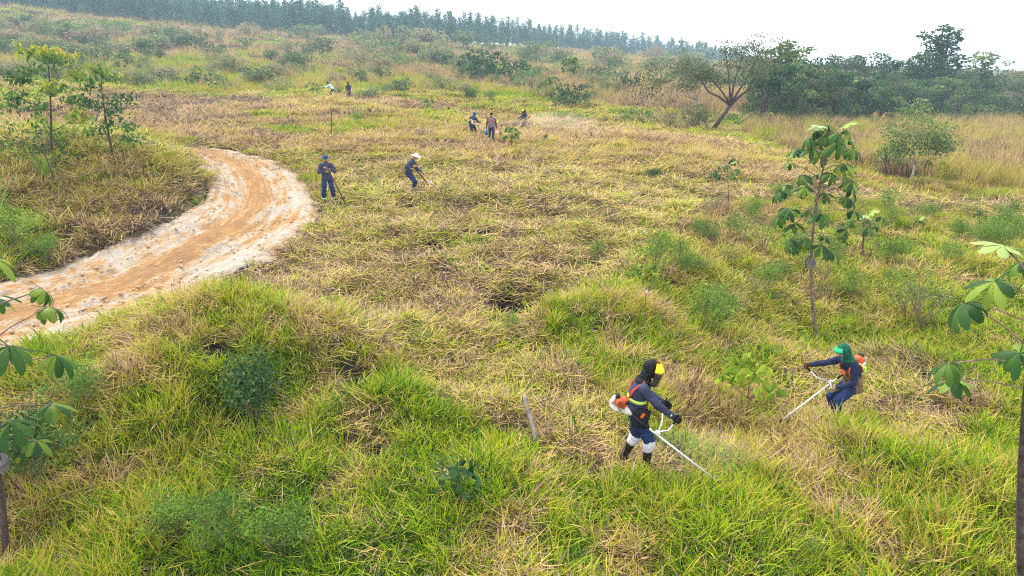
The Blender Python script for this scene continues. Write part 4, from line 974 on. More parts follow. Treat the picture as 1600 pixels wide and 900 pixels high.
for px, tpy, lb, wx, k in [(1455, 40, "tall vine-draped tree rising well above the forest on the right", 1.65, 0), (1418, 84, "lower vine-covered tree on the left shoulder of the tall draped tree", 1.5, 1), (1523, 84, "vine-draped tree standing up right of the tallest forest tree", 1.7, 1), (1225, 66, "tallest tree at the left end of the forest", 1.9, 0)]:
    b = G(px, 178); h = hgt(px, tpy, b.y) - b.z
    two("vine_covered_tree", lb, TOW[k], b, px * .37, h, None, wx=wx)
# ------------------------------------------------------------------ people
M_SKIN = solid("skin", (.30, .165, .105), .6, var=.06, scale=12)
M_NAVY = solid("navy_cloth", (.014, .019, .05), .9, var=.22, scale=9, bump=.5, bscale=22)
M_NAVYT = solid("navy_trouser_cloth", (.014, .026, .088), .9, var=.25, scale=8, bump=.5, bscale=20)
M_SLATE = solid("slate_shirt_cloth", (.034, .038, .075), .9, var=.18, scale=9, bump=.5, bscale=22)
M_BLACK = solid("black_cloth", (.012, .012, .014), .85, var=.2, bump=.3)
M_RUB = solid("black_rubber", (.014, .014, .014), .45, var=.2, scale=10)
M_BOOTG = solid("grey_boot", (.045, .05, .055), .6, var=.2, scale=10)
M_HIVIS = solid("reflective_band", (.45, .66, .12), .5, var=.05)
M_WHITE = solid("white_cloth", (.48, .47, .50), .9, var=.16, bump=.4, bscale=24)
M_PALE = solid("pale_blue_shirt", (.42, .55, .68), .9, var=.1, bump=.4)
M_GREEN = solid("green_hood_cloth", (.008, .085, .05), .9, var=.25, scale=10, bump=.6, bscale=24)
M_LGREEN = solid("bright_green_brim", (.012, .30, .13), .6, var=.05)
M_YELLOW = solid("yellow_plastic", (.85, .58, .01), .4, var=.05)
M_MESH = solid("dark_visor_mesh", (.035, .03, .028), .35, var=.3, scale=40)
M_BROWN = solid("brown_apron", (.16, .10, .06), .85, var=.25, scale=10, bump=.4)
M_TAN = solid("tan_apron", (.30, .19, .11), .85, var=.2, scale=10, bump=.4)
M_ORANGE = solid("orange_plastic", (.50, .085, .025), .5, var=.15, scale=14)
M_REDS = solid("red_strap", (.42, .06, .03), .8, var=.1)
M_WPL = solid("white_plastic", (.55, .53, .49), .5, var=.14, scale=14)
M_ALU = solid("aluminium_tube", (.66, .68, .72), .35, metal=.35, var=.05)
M_BLUEH = solid("blue_hat_cloth", (.01, .055, .14), .9, var=.2)
M_GLOVE = solid("leather_glove", (.26, .19, .12), .85, var=.2, scale=14)
M_BGLOVE = solid("brown_glove", (.09, .045, .03), .85, var=.2, scale=14)
M_GREYV = solid("grey_vest", (.12, .14, .15), .9, var=.15, bump=.3)
M_MAROON = solid("maroon_sleeve", (.13, .02, .035), .9, var=.15)
M_STRAWHAT = solid("cream_hat", (.68, .56, .52), .85, var=.08)
M_WOODH = solid("wooden_handle", (.075, .03, .02), .7, var=.25, scale=12)
M_STEEL = solid("worn_steel", (.38, .38, .38), .45, metal=.5, var=.2, scale=14)
M_JUGB = solid("blue_plastic", (.01, .10, .30), .35, var=.05)
M_JUGP = solid("pale_pink_plastic", (.75, .38, .30), .4, var=.05)
M_RED = solid("red_print", (.5, .02, .03), .7, var=.02)

def remesh(mb, name, mat, vox, parent, smooth=2, fold=0.0, fseed=0):
    me = bpy.data.meshes.new("tmp"); me.from_pydata(mb.v, [], mb.f); me.update(); o = bpy.data.objects.new("tmp", me); COL.objects.link(o)
    m = o.modifiers.new("r", 'REMESH'); m.mode = 'VOXEL'; m.voxel_size = vox
    s = o.modifiers.new("s", 'SMOOTH'); s.factor = .5; s.iterations = smooth
    dg = bpy.context.evaluated_depsgraph_get(); e = bpy.data.meshes.new_from_object(o.evaluated_get(dg))
    bpy.data.objects.remove(o); bpy.data.meshes.remove(me)
    n = len(e.vertices)
    if fold:
        co = np.empty(n * 3, np.float32); e.vertices.foreach_get('co', co); co = co.reshape(-1, 3); no = np.empty(n * 3, np.float32); e.vertices.foreach_get('normal', no); no = no.reshape(-1, 3)
        q = vnoise(co[:, 0] * 9 + co[:, 1] * 5, co[:, 2] * 17 + co[:, 1] * 7, fseed) + .6 * vnoise(co[:, 1] * 19 - co[:, 0] * 8, co[:, 2] * 30, fseed + 3) - .8
        e.vertices.foreach_set('co', (co + no * (q * fold)[:, None]).ravel())
    e.name = name; e.materials.clear(); e.materials.append(mat); e.polygons.foreach_set('use_smooth', [True] * len(e.polygons)); e.update()
    o = bpy.data.objects.new(name, e); COL.objects.link(o); o.parent = parent; return o
def ik(a, b, l1, l2, pole):
    a = Vector(a); b = Vector(b); d = b - a; L = d.length; mx = (l1 + l2) * .995
    if L > mx: b = a + d * (mx / L); d = b - a; L = mx
    k = (l1 * l1 - l2 * l2 + L * L) / (2 * L); h = math.sqrt(max(0, l1 * l1 - k * k)); u = d.normalized(); pole = Vector(pole); pole = (pole - u * pole.dot(u)).normalized()
    return a + u * k + pole * h, b
def loft(mb, rings, n=16):
    vs = []; fs = []
    for c, s, f, a, b in rings:
        for k in range(n):
            t = 2 * math.pi * k / n; vs.append(Vector(c) + Vector(s) * (math.cos(t) * a) + Vector(f) * (math.sin(t) * b))
    m = len(rings)
    for i in range(m - 1):
        for k in range(n): fs.append((i * n + k, i * n + (k + 1) % n, (i + 1) * n + (k + 1) % n, (i + 1) * n + k))
    fs.append(tuple(range(n))[::-1]); fs.append(tuple((m - 1) * n + k for k in range(n))); mb.add(vs, fs)
def cap(mb, pts, rad, n=10):
    """tapered limb with rounded ends"""
    P_ = [Vector(p) for p in pts]; out = [P_[0]]; R = [rad[0]]
    for i in range(len(P_) - 1):
        for j in range(1, 5):
            out.append(P_[i].lerp(P_[i + 1], j / 4)); R.append(rad[i] + (rad[i + 1] - rad[i]) * j / 4)
    mb.tube(out, R, n)
    for p, r in zip(P_, rad): mb.ell(p, (r, r, r), 10, 6)
def hand(mb, w, p, fd, g, nrm, k=1.0):
    """palm, four curled fingers, thumb: w wrist, p palm centre, fd forearm direction, g grip axis, nrm palm side"""
    rot = Matrix((fd, g, nrm)).transposed()
    cap(mb, [w, p], [.026 * k, .028 * k]); mb.ell(p, (.05 * k, .042 * k, .02 * k), 10, 6, rot)
    for i, l in enumerate((.9, 1.05, 1.0, .8)):
        s = p + fd * .040 * k + g * (i - 1.5) * .021 * k
        pts = [s, s + (fd * .032 + nrm * .012) * l * k, s + (fd * .034 + nrm * .040) * l * k, s + (fd * .008 + nrm * .052) * l * k]
        cap(mb, pts, [.0105 * k, .0100 * k, .0092 * k, .0085 * k], 7)
    s = p - fd * .015 * k + g * .04 * k; cap(mb, [s, s + (fd * .02 + nrm * .03 + g * .012) * k, s + (fd * .035 + nrm * .045 - g * .01) * k], [.013 * k, .011 * k, .0095 * k], 7)

def person(label, base, rz, pel, sho, head, look, hands, feet, jacket, trousers, near=False, gloves=(None, None), boots=M_RUB, boot_h=.32, sc=1.0, cuffs=None, hat=None, band=True, extra=None, baggy=1.0, twist=0.0, elbow=(None, None), sleeves=None, legband=False, knee=(None, None)):
    t = empty("person", base, rz); t.scale = (sc,) * 3; tag(t, label, "person", "people clearing the slope")
    vx = .0085 if near else .015
    pel = Vector(pel); sho = Vector(sho); head = Vector(head); up = (sho - pel).normalized(); side = Vector((0, 1, 0)); fwd = side.cross(up).normalized()
    sside = Vector((-math.sin(twist), math.cos(twist), 0)); sfwd = sside.cross(up).normalized()
    def ring(f, g=0.0):
        prof = [(-.10, .150, .115), (0, .170, .120), (.15, .165, .115), (.40, .150, .108), (.70, .172, .122), (.90, .180, .112), (1.0, .150, .095), (1.12, .07, .065)]
        xs = [p[0] for p in prof]; a = float(np.interp(f, xs, [p[1] for p in prof])); b_ = float(np.interp(f, xs, [p[2] for p in prof]))
        m = max(0, min(1, f)); s = side.lerp(sside, m).normalized(); fw = s.cross(up).normalized(); bow = fwd * (-.03 * math.sin(max(0, min(1, f)) * math.pi))
        return (pel.lerp(sho, f) + bow, s, fw, a + g, b_ + g)
    neck = sho + up * .06; look = Vector(look).normalized()
    J = {}
    for i, sg in enumerate((1, -1)):       # 0 left, 1 right
        S = sho + sside * (.175 * sg) - up * .02; H_, fd_ = Vector(hands[i]), None
        E, Wd = ik(S, H_, .285, .27, elbow[i] or (-.35, .5 * sg, -.8))
        fd = (Wd - E).normalized(); hip = pel + side * (.092 * sg) - up * .02
        A = Vector(feet[i][0:3]); K, A = ik(hip, A, .43, .43, knee[i] or (1, .12 * sg, .05)); td = feet[i][3] if len(feet[i]) > 3 else 0
        J[i] = (S, E, Wd, fd, hip, K, A, Vector((math.cos(td), math.sin(td), 0)))
    # body
    b = MB(); loft(b, [ring(f, -.022) for f in (-.1, 0, .15, .4, .7, .9, 1.0, 1.1)]); cap(b, [sho, neck + up * .03, head - look * .02], [.055, .052, .056])
    hs = Vector(look).cross(Vector((0, 0, 1))).normalized() * -1; hu = look.cross(hs); hu = hu if hu.z > 0 else -hu
    rot = Matrix((look, hs, hu)).transposed()
    b.ell(head, (.098, .076, .112), 14, 10, rot); b.ell(head + look * .03 - hu * .065, (.058, .052, .05), 10, 8, rot)
    b.ell(head + look * .100 - hu * .018, (.018, .013, .026), 8, 6, rot); b.ell(head + look * .085 + hu * .028, (.016, .05, .012), 8, 6, rot); b.ell(head + look * .088 - hu * .062, (.010, .024, .010), 8, 6, rot)
    for sg in (1, -1): b.ell(head + hs * .078 * sg - hu * .01 - look * .01, (.018, .010, .03), 8, 6, rot)
    for i in (0, 1):
        S, E, Wd, fd, hip, K, A, td = J[i]
        cap(b, [S, E], [.045, .036]); cap(b, [E, Wd], [.036, .024]); cap(b, [hip, K], [.07, .045]); cap(b, [K, A], [.045, .032]); cap(b, [A, A + td * .11 - Vector((0, 0, .045))], [.034, .028])
        g = Vector((0, 0, 1)) if abs(fd.z) < .75 else Vector((1, 0, 0)); g = (g - fd * g.dot(fd)).normalized(); inner = Vector((0, -1 if i == 0 else 1, 0)); nrm = (inner - fd * inner.dot(fd) - g * inner.dot(g) * 0); nrm = fd.cross(g) if nrm.length < .2 else nrm.normalized(); nrm = (nrm - fd * nrm.dot(fd)).normalized(); g = nrm.cross(fd).normalized(); g = g if g.z > -.2 else -g
        if gloves[i]:
            cap(b, [Wd, Wd + fd * .05], [.02, .02]); gm = MB(); hand(gm, Wd - fd * .01, Wd + fd * .055, fd, g, nrm, 1.15)
            cap(gm, [Wd - fd * .05, Wd + fd * .01], [.040, .034]); remesh(gm, "glove", gloves[i], .006 if near else .012, t, 1)
        else: hand(b, Wd, Wd + fd * .055, fd, g, nrm, 1.05 if near else 1.2)
    remesh(b, "body", M_SKIN, vx * .9, t, 1)
    for sg in (1, -1):                                    # eyes
        e = MB(); e.ell(head + look * .086 + hs * .031 * sg + hu * .008, (.012, .013, .010), 8, 6, rot); e.build("eye", M_BLACK, t, True)
    # jacket
    j = MB(); loft(j, [ring(f, .016) for f in (-.16, 0, .15, .4, .7, .9, 1.0, 1.1)]); cap(j, [sho - up * .02, neck + up * .01], [.085, .066])
    for i in (0, 1):
        S, E, Wd, fd = J[i][:4]; tgt = j
        cap(tgt, [sho.lerp(S, .5) - up * .02, S], [.085, .072]); cap(tgt, [S, E, Wd - fd * .01], [.074, .061 * baggy, .046])
    remesh(j, "jacket", jacket, vx, t, 2, .014, 5)
    if sleeves:
        s_ = MB()
        for i in (0, 1):
            S, E, Wd, fd = J[i][:4]; cap(s_, [S, E, Wd - fd * .015], [.076, .062, .049])
        remesh(s_, "sleeves", sleeves, vx, t, 1, .01, 9)
    # trousers and boots
    r = MB(); loft(r, [ring(f, .010) for f in (-.22, -.1, 0, .12)])
    for i in (0, 1):
        S, E, Wd, fd, hip, K, A, td = J[i]; st = A.lerp(K, max(0, boot_h - .08 + (.16 if cuffs else 0)) / .43)
        cap(r, [hip - up * .0, K, st], [.103, .079 * baggy, .074 * baggy])
    remesh(r, "trousers", trousers, vx, t, 2, .018, 11)
    for i in (0, 1):
        S, E, Wd, fd, hip, K, A, td = J[i]; q = MB(); tp = A.lerp(K, boot_h / .43 if boot_h < .43 else 1)
        cap(q, [tp, A.lerp(tp, .3), A], [.071, .056, .052], 12); q.ell(A + td * .06 - Vector((0, 0, .035)), (.13, .05, .045), 12, 8, Matrix.Rotation(math.atan2(td.y, td.x), 3, 'Z')); q.box(A + td * .05 - Vector((0, 0, .065)), (.27, .095, .03), Matrix.Rotation(math.atan2(td.y, td.x), 3, 'Z'))
        remesh(q, "boot", boots, vx, t, 1)
        if cuffs:
            q = MB(); a0 = A.lerp(K, (boot_h - .01) / .43); a1 = A.lerp(K, min(1, (boot_h + .07) / .43)); cap(q, [a0, a1], [.084, .092], 12); remesh(q, "gaiter", cuffs, vx, t, 1, .012, 4)
        if legband:
            q = MB(); a0 = A.lerp(K, .20); a1 = A.lerp(K, .30); q.tube([a0, a1], [.086, .088], 12); q.build("reflective_band", M_HIVIS, t, True)
    if band:
        q = MB(); R0 = [ring(.42, .040), ring(.52, .040)]; loft(q, R0, 22); q.build("reflective_band", M_HIVIS, t, True)
    fr = dict(t=t, ring=ring, head=head, look=look, hs=hs, hu=hu, rot=rot, sho=sho, up=up, sside=sside, sfwd=sfwd, pel=pel, J=J, vx=vx, neck=neck, side=side, fwd=fwd)
    if hat: hat(fr)
    if extra: extra(fr)
    return fr
def strap(fr, mat, sg=1, name="harness_strap"):
    q = MB(); ring = fr['ring']; pts = []
    def rp(f, th, g=.034):
        c, s, fw, a, b_ = ring(f, g); return c + s * math.cos(th) * a + fw * math.sin(th) * b_
    front = [rp(.35, math.pi * .5 + -sg * .55), rp(.6, math.pi / 2 - sg * .65), rp(.85, math.pi / 2 - sg * .75)]
    topp = [fr['sho'] + fr['sside'] * sg * .115 + fr['up'] * .062]
    back = [rp(.85, -math.pi / 2 + sg * .75), rp(.6, -math.pi / 2 + sg * .6), rp(.3, -math.pi / 2 - sg * .1)]
    q.tube(front + topp + back, [.019] * 7, 6); q.build(name, mat, fr['t'], True)
def brim_hat(crown, brim, rb=.15, ch=.10, flap=None, front=None):
    def f(fr):
        q = MB(); c = fr['head'] + fr['hu'] * .035; R = fr['rot']
        q.ell(c, (.112, .092, ch), 16, 8, R); o = remesh(q, "hat_crown", crown, .01, fr['t'], 1)
        q = MB(); n = 24; vs = []; 
        for rr, z in ((.10, .0), (rb, -.018), (rb, -.026), (.10, -.01)):
            for k in range(n):
                a = 2 * math.pi * k / n; ex = 1.0 if front is None else (1.0 if math.cos(a) > .2 else .72); vs.append(c + R @ Vector((math.cos(a) * (rr * ex + .014), math.sin(a) * rr * (.88 if front is None else .78) , z + .004 * math.sin(2 * a))))
        q.add(vs, [(i * n + k, i * n + (k + 1) % n, ((i + 1) % 4) * n + (k + 1) % n, ((i + 1) % 4) * n + k) for i in range(4) for k in range(n)])
        q.build("hat_brim", brim, fr['t'], True)
        if flap:
            q = MB(); cap(q, [fr['head'] - fr['look'] * .035, fr['neck'] + fr['up'] * .01], [.095, .10]); remesh(q, "neck_flap", flap, .012, fr['t'], 2, .01)
    return f
def hood(mat, visor=None, shield=None, brim=None, face=True):
    def f(fr):
        q = MB(); h, R = fr['head'], fr['rot']; lk, hu = fr['look'], fr['hu']
        q.ell(h - lk * .018 + hu * .008, (.112, .098, .130), 14, 10, R); cap(q, [h - hu * .03 - lk * .03, fr['neck'] - fr['up'] * .01], [.094, .088]); q.ell(fr['neck'] - fr['up'] * .02, (.12, .15, .06), 12, 6)
        if not face: q.ell(h + lk * .02 - hu * .05, (.09, .085, .08), 12, 8, R)
        remesh(q, "hood", mat, fr['vx'], fr['t'], 2, .012, 21)
        def shell(name, m, r0, z0, z1, a1, out0, out1, n=14, rows=5):
            q = MB(); vs = []
            for lay in (0, -.006):
                for i in range(rows + 1):
                    t = i / rows; z = z0 + (z1 - z0) * t; o = out0 + (out1 - out0) * math.sin(t * math.pi / 2)
                    for k in range(n + 1):
                        a = -a1 + 2 * a1 * k / n; rr = r0 + o + lay; vs.append(h + R @ Vector((math.cos(a) * rr, math.sin(a) * rr * .92, z)))
            m_ = (rows + 1) * (n + 1); fs = []
            for i in range(rows):
                for k in range(n):
                    p = i * (n + 1) + k; fs.append((p, p + 1, p + n + 2, p + n + 1)); fs.append((m_ + p, m_ + p + n + 1, m_ + p + n + 2, m_ + p + 1))
            for k in range(n): fs.append((k, m_ + k, m_ + k + 1, k + 1)); e = rows * (n + 1) + k; fs.append((e, e + 1, m_ + e + 1, m_ + e))
            for i in range(rows):
                p = i * (n + 1); fs.append((p, p + n + 1, m_ + p + n + 1, m_ + p)); p += n; fs.append((p, m_ + p, m_ + p + n + 1, p + n + 1))
            q.add(vs, fs); q.build(name, m, fr['t'], True)
        if visor: shell("visor_crown", visor, .114, .130, .022, 1.35, -.03, .06)
        if shield: shell("face_shield", shield, .140, .024, -.19, 1.2, .03, .045)
        if brim: shell("cap_brim", brim, .100, .085, .028, 1.0, -.01, .055)
    return f
def apron(mat, f0=-.35, f1=.75, back=False):
    def f(fr):
        q = MB(); ring = fr['ring']; vs = []; n = 14; rows = 8
        for lay in (.040, .030):
            for i in range(rows + 1):
                ff = f0 + (f1 - f0) * i / rows; c, s, fw, a, b_ = ring(max(ff, -.1), lay + (.03 if ff < -.1 else 0)); c = c + fr['up'] * (min(0, ff + .1)) * (fr['sho'] - fr['pel']).length
                for k in range(n + 1):
                    th = math.pi / 2 + (-1.9 + 3.8 * k / n) * (1 if ff < .5 else .65); vs.append(c + s * math.cos(th) * a + fw * math.sin(th) * b_)
        m_ = (rows + 1) * (n + 1); fs = []
        for i in range(rows):
            for k in range(n):
                p = i * (n + 1) + k; fs.append((p, p + 1, p + n + 2, p + n + 1)); fs.append((m_ + p, m_ + p + n + 1, m_ + p + n + 2, m_ + p + 1))
        q.add(vs, fs); q.build("apron", mat, fr['t'], True)
    return f
def W(fr, p): 
    bpy.context.view_layer.update(); return fr['t'].matrix_world @ Vector(p)

def brushcutter(label, E, Hd, grips, hi=True, orange=True):
    """engine end E, cutter end Hd, grip points (world)"""
    E = Vector(E); Hd = Vector(Hd); ax = (Hd - E).normalized(); t = empty("brush_cutter", E); tag(t, label, "brush cutter", "brush cutters in use")
    L = (Hd - E).length; sd = ax.cross(Vector((0, 0, 1))).normalized(); up = sd.cross(ax).normalized(); R = Matrix((ax, sd, up)).transposed(); O = Vector((0, 0, 0))
    q = MB(); q.box(up * .055 - ax * .03, (.17, .19, .13), R, bev=.035); q.box(up * .12 - ax * .01, (.10, .13, .06), R, bev=.02); q.build("engine_shroud", M_ORANGE, t)
    q = MB(); q.box(up * -.055 - ax * .05, (.17, .17, .10), R, .92, bev=.04); q.ell(-ax * .14 + up * .02, (.03, .07, .07), 12, 8, R); q.build("fuel_tank", M_WPL if orange else M_BLACK, t, True)
    q = MB(); q.box(up * .10 - ax * .12, (.06, .10, .07), R, bev=.015); q.box(up * .13 + sd * .05 + ax * .03, (.05, .05, .05), R, bev=.01)
    for k in range(4): q.box(up * (.04 + .022 * k) + sd * .097 - ax * .02, (.10, .006, .008), R)
    q.build("engine_grille", M_RUB, t)
    q = MB(); q.tube([ax * .05, ax * .14, ax * .20], [.062, .045, .022], 14); q.build("clutch_housing", M_WPL, t, True)
    q = MB(); q.tube([ax * .18, ax * (L - .02)], .0145, 10); q.build("shaft", M_ALU, t, True)
    q = MB(); q.tube([ax * .20, ax * .52], .0185, 10); q.build("shaft_sleeve", M_RUB, t, True)
    q = MB(); q.tube([ax * (L - .06), ax * (L + .03)], [.022, .026], 10); dn = (-up * .9 + ax * .3).normalized(); q.tube([ax * L, ax * L + dn * .07], [.028, .03], 10); q.build("gearbox", M_BLACK, t, True)
    c = ax * L + dn * .085; q = MB(); q.tube([c, c + dn * .045], [.055, .045], 14); q.build("cutting_head", M_RUB, t, True)
    q = MB(); n = 10; vs = []
    e1 = sd; e2 = dn.cross(sd).normalized(); bk = -ax
    for lay in (0, -.006):
        for rr in (.03, .2):
            for k in range(n + 1):
                a = -1.1 + 2.2 * k / n; d = (bk - dn * bk.dot(dn)).normalized() * math.cos(a) + sd * math.sin(a); vs.append(c - dn * (.01 + lay) + d * rr + dn * (.03 if rr > .1 else 0))
    m_ = 2 * (n + 1); fs = [(k, k + 1, n + 2 + k, n + 1 + k) for k in range(n)] + [(m_ + k, m_ + n + 1 + k, m_ + n + 2 + k, m_ + k + 1) for k in range(n)]
    q.add(vs, fs); q.build("blade_guard", M_ORANGE if not orange else M_BLACK, t)
    j = ax * (L * .36); q = MB(); q.box(j + up * .025, (.08, .06, .07), R, bev=.015); q.build("handle_clamp", M_WPL, t)
    for g in grips:
        g = Vector(g) - E; m = j.lerp(g, .5) + up * -.03 + ax * .05; q = MB(); q.tube([j + up * .05, m, g.lerp(m, .25) - up * .03], [.0115] * 3, 8); q.build("handlebar", M_ALU, t, True)
        d = (g - m).normalized(); q = MB(); q.tube([g.lerp(m, .3) - up * .035, g - up * .01, g + d * .03 + up * .045], [.017, .019, .017], 8); q.build("grip", M_RUB, t, True)
    return t
def hoe(label, top, foot, face):
    top = Vector(top); foot = Vector(foot); t = empty("garden_hoe", foot); tag(t, label, "hoe", "hoes held by the standing men"); v = top - foot
    q = MB(); q.tube([v * 1.06, v * .5 + Vector((.004, 0, 0)), (0, 0, 0)], [.025, .026, .027], 8); q.build("handle", M_WOODH, t, True)
    ax = v.normalized(); f = Vector(face).normalized(); s = ax.cross(f).normalized(); f = (f - ax * f.dot(ax)).normalized(); R = Matrix((s, f, ax)).transposed()
    q = MB(); q.tube([ax * -.03, ax * .05], .03, 8); q.build("socket", M_STEEL, t)
    q = MB(); c = f * .09 - ax * .02; q.box(c, (.21, .20, .008), Matrix.Rotation(.35, 3, s) @ R, 1); q.build("hoe_blade", M_STEEL, t)
    return t

# man with the yellow visor
b1 = G(993, 744)
def ex1(fr):
    strap(fr, M_REDS, 1); strap(fr, M_REDS, -1)
    q = MB(); r = fr['ring']; loft(q, [r(.04, .036), r(.12, .036)], 20); q.build("waist_belt", M_BLACK, fr['t'], True)
    q = MB(); q.box(fr['pel'] + Vector((.04, -.225, .0)), (.20, .035, .30), Matrix.Rotation(.25, 3, 'Y'), bev=.015); q.build("hip_pad", M_BLACK, fr['t'], True)
    q = MB(); q.box(fr['pel'] + Vector((.05, -.248, .06)), (.04, .01, .08), Matrix.Rotation(.5, 3, 'Y')); q.build("hip_clip", M_ORANGE, fr['t'])
    for i in (0, 1):
        S, E, Wd, fd = fr['J'][i][:4]; q = MB(); q.tube([Wd - fd * .045, Wd - fd * .03], .047, 12); q.build("cuff_band", M_HIVIS, fr['t'], True)
f1 = person("man in a black hood and yellow face shield swinging a brush cutter", b1, math.radians(-6), (-.03, 0, .93), (.02, 0, 1.38), (.13, 0, 1.60), (1, -.12, -.42),
    [(.34, .24, .98), (.46, -.24, .97)], [(-.20, .10, .09), (.13, -.11, .09)], M_SLATE, M_NAVYT, near=True, gloves=(M_BGLOVE and M_BLACK, M_BLACK), cuffs=M_WHITE, boot_h=.33,
    hat=hood(M_BLACK, M_YELLOW, M_MESH, face=False), extra=ex1, baggy=1.08, sc=1.02)
brushcutter("orange and white brush cutter held by the man in the yellow face shield", W(f1, (-.30, -.28, 1.14)), W(f1, (1.12, -.44, .10)), [W(f1, (.50, -.26, .97)), W(f1, (.38, .24, .98))])

# man with the green hood
b2 = G(1300, 680) + Vector((0, 0, .09))
def ex2(fr):
    apron(M_BROWN, -.30, .8)(fr); strap(fr, M_ORANGE, 1); strap(fr, M_ORANGE, -1)
    q = MB(); q.box(fr['ring'](.62, .05)[0] + fr['fwd'] * .165, (.03, .14, .07), None, bev=.01); q.build("chest_plate", M_ORANGE, fr['t'])
    q = MB(); q.box(fr['ring'](.5)[0] - fr['fwd'] * .17 + Vector((0, .02, 0)), (.05, .2, .13), None, bev=.015); q.build("back_band", M_HIVIS, fr['t'])
f2 = person("crouching man in a dark green hood with a bright green brim", b2, math.radians(188), (-.24, 0, .80), (-.10, 0, 1.20), (.05, .01, 1.43), (1, .05, -.35),
    [(.17, .20, .80), (.46, -.30, 1.04)], [(.06, .12, .09), (-.12, -.12, .09)], M_NAVY, M_NAVYT, near=True, gloves=(M_GLOVE, M_BGLOVE), boot_h=.30, hat=hood(M_GREEN, None, None, M_LGREEN), extra=ex2, band=False)
brushcutter("brush cutter with a long pale shaft held by the man in the green hood", W(f2, (-.50, -.30, 1.02)), W(f2, (1.12, .12, .19)), [W(f2, (.20, .20, .78)), W(f2, (.50, -.30, 1.02))])

# two men with hoes
b3 = G(514, 317)
f3 = person("man in a blue hat standing by the track, leaning on a long hoe", b3, math.radians(-72), (0, 0, .93), (.0, 0, 1.40), (.03, 0, 1.61), (1, .2, -.1),
    [(.20, .05, 1.27), (.20, -.03, 1.22)], [(.0, .19, .09), (0.02, -.17, .09)], M_SLATE, M_NAVYT, boot_h=.14, hat=brim_hat(M_BLUEH, M_BLUEH, .14, .10), legband=True, elbow=((-.2, 1, -.6), (-.2, -1, -.6)), baggy=1.1)
g3 = G(543, 325); hoe("long-handled hoe with its blade on the ground beside the man in the blue hat", W(f3, (.27, .02, 1.34)), g3 + Vector((0, 0, .06)), (1, -.3, -.4))
b4 = G(643, 303)
f4 = person("man in a cream brimmed hat bending over a hoe on the cut slope", b4, math.radians(-8), (-.08, 0, .84), (.08, 0, 1.27), (.24, 0, 1.46), (1, 0, -.35),
    [(.42, .05, .88), (.16, -.22, 1.10)], [(-.06, .12, .09), (.08, -.10, .09)], M_SLATE, M_NAVYT, boots=M_BOOTG, boot_h=.36, hat=brim_hat(M_STRAWHAT, M_STRAWHAT, .19, .09))
g4 = G(668, 294); hoe("hoe with a pale blade held low by the man in the cream hat", W(f4, (.12, -.16, 1.14)), g4 + Vector((0, 0, .12)), (1, .2, -.1))

# the group further up
b5 = G(738, 215)
f5 = person("man with a dark blue hood and yellow waist band, back turned", b5, math.radians(62), (-.05, 0, .84), (.14, 0, 1.25), (.30, 0, 1.44), (1, 0, -.4),
    [(.42, .2, .95), (.50, -.25, .95)], [(-.02, .14, .09), (-.04, -.14, .09)], M_NAVY, M_NAVYT, boots=M_BOOTG, hat=hood(M_BLUEH, None, None, M_YELLOW))
brushcutter("brush cutter held low by the man with the yellow waist band", W(f5, (-.30, -.30, .95)), W(f5, (1.1, -.75, .12)), [W(f5, (.52, -.28, .92)), W(f5, (.44, .18, .92))])
b6 = G(768, 224)
def ex6(fr):
    q = MB(); ring = fr['ring']; loft(q, [ring(f, .030) for f in (-.1, 0, .15, .4, .7, .9, 1.0, 1.06)], 22); q.build("vest", M_GREYV, fr['t'], True)
    q = MB(); c = ring(.66, .0)[0] - fr['fwd'] * .158; n = 20; vs = [c] + [c + fr['side'] * math.cos(6.283 * k / n) * .075 + fr['up'] * math.sin(6.283 * k / n) * .075 - fr['fwd'] * .012 for k in range(n)]
    vs += [v + fr['fwd'] * .02 for v in vs]; q.add(vs, [(0, 1 + k, 1 + (k + 1) % n) for k in range(n)] + [(1 + k, n + 2 + k, n + 2 + (k + 1) % n, 1 + (k + 1) % n) for k in range(n)]); q.build("emblem", M_RED, fr['t'])
f6 = person("man in a grey vest with a red round emblem carrying two containers", b6, math.radians(93), (0, 0, .93), (.02, 0, 1.40), (.03, 0, 1.62), (1, 0, -.1),
    [(.05, .30, .82), (.05, -.31, .82)], [(.10, .09, .09), (-.08, -.10, .09)], M_MAROON, M_NAVYT, boot_h=.12, hat=brim_hat(M_BLACK, M_BLACK, .12, .10, None, 1), band=False, extra=ex6, elbow=((-.5, .6, 0), (-.5, -.6, 0)))
def jug(label, p, mat):
    t = empty("water_container", p); tag(t, label, "container", "containers carried by the man in the vest")
    q = MB(); q.box((0, 0, -.20), (.20, .24, .26), None, .94, bev=.045); q.build("tank", mat, t, True)
    q = MB(); q.tube([(0, -.07, -.09), (0, -.07, -.02), (0, .07, -.02), (0, .07, -.09)], .016, 8); q.build("handle", mat, t, True)
    q = MB(); q.tube([(0, .0, -.09), (.0, 0, -.055)], [.03, .028], 10); q.build("cap", M_WPL, t, True)
jug("blue plastic container in the left hand of the man in the grey vest", W(f6, (.06, .31, .77)), M_JUGB)
jug("pale pink plastic container in the right hand of the man in the grey vest", W(f6, (.06, -.32, .77)), M_JUGP)
b7 = G(820, 204)
f7 = person("man in a yellow helmet and tan apron cutting grass", b7, math.radians(196), (-.05, 0, .90), (-.02, 0, 1.34), (.06, 0, 1.56), (1, 0, -.3),
    [(.38, .2, .95), (.45, -.25, 1.0)], [(-.12, .10, .09), (.12, -.12, .09)], M_NAVY, M_BROWN, boot_h=.2, hat=hood(M_BLACK, M_YELLOW, M_MESH), extra=apron(M_TAN, -.9, .3), baggy=1.15)
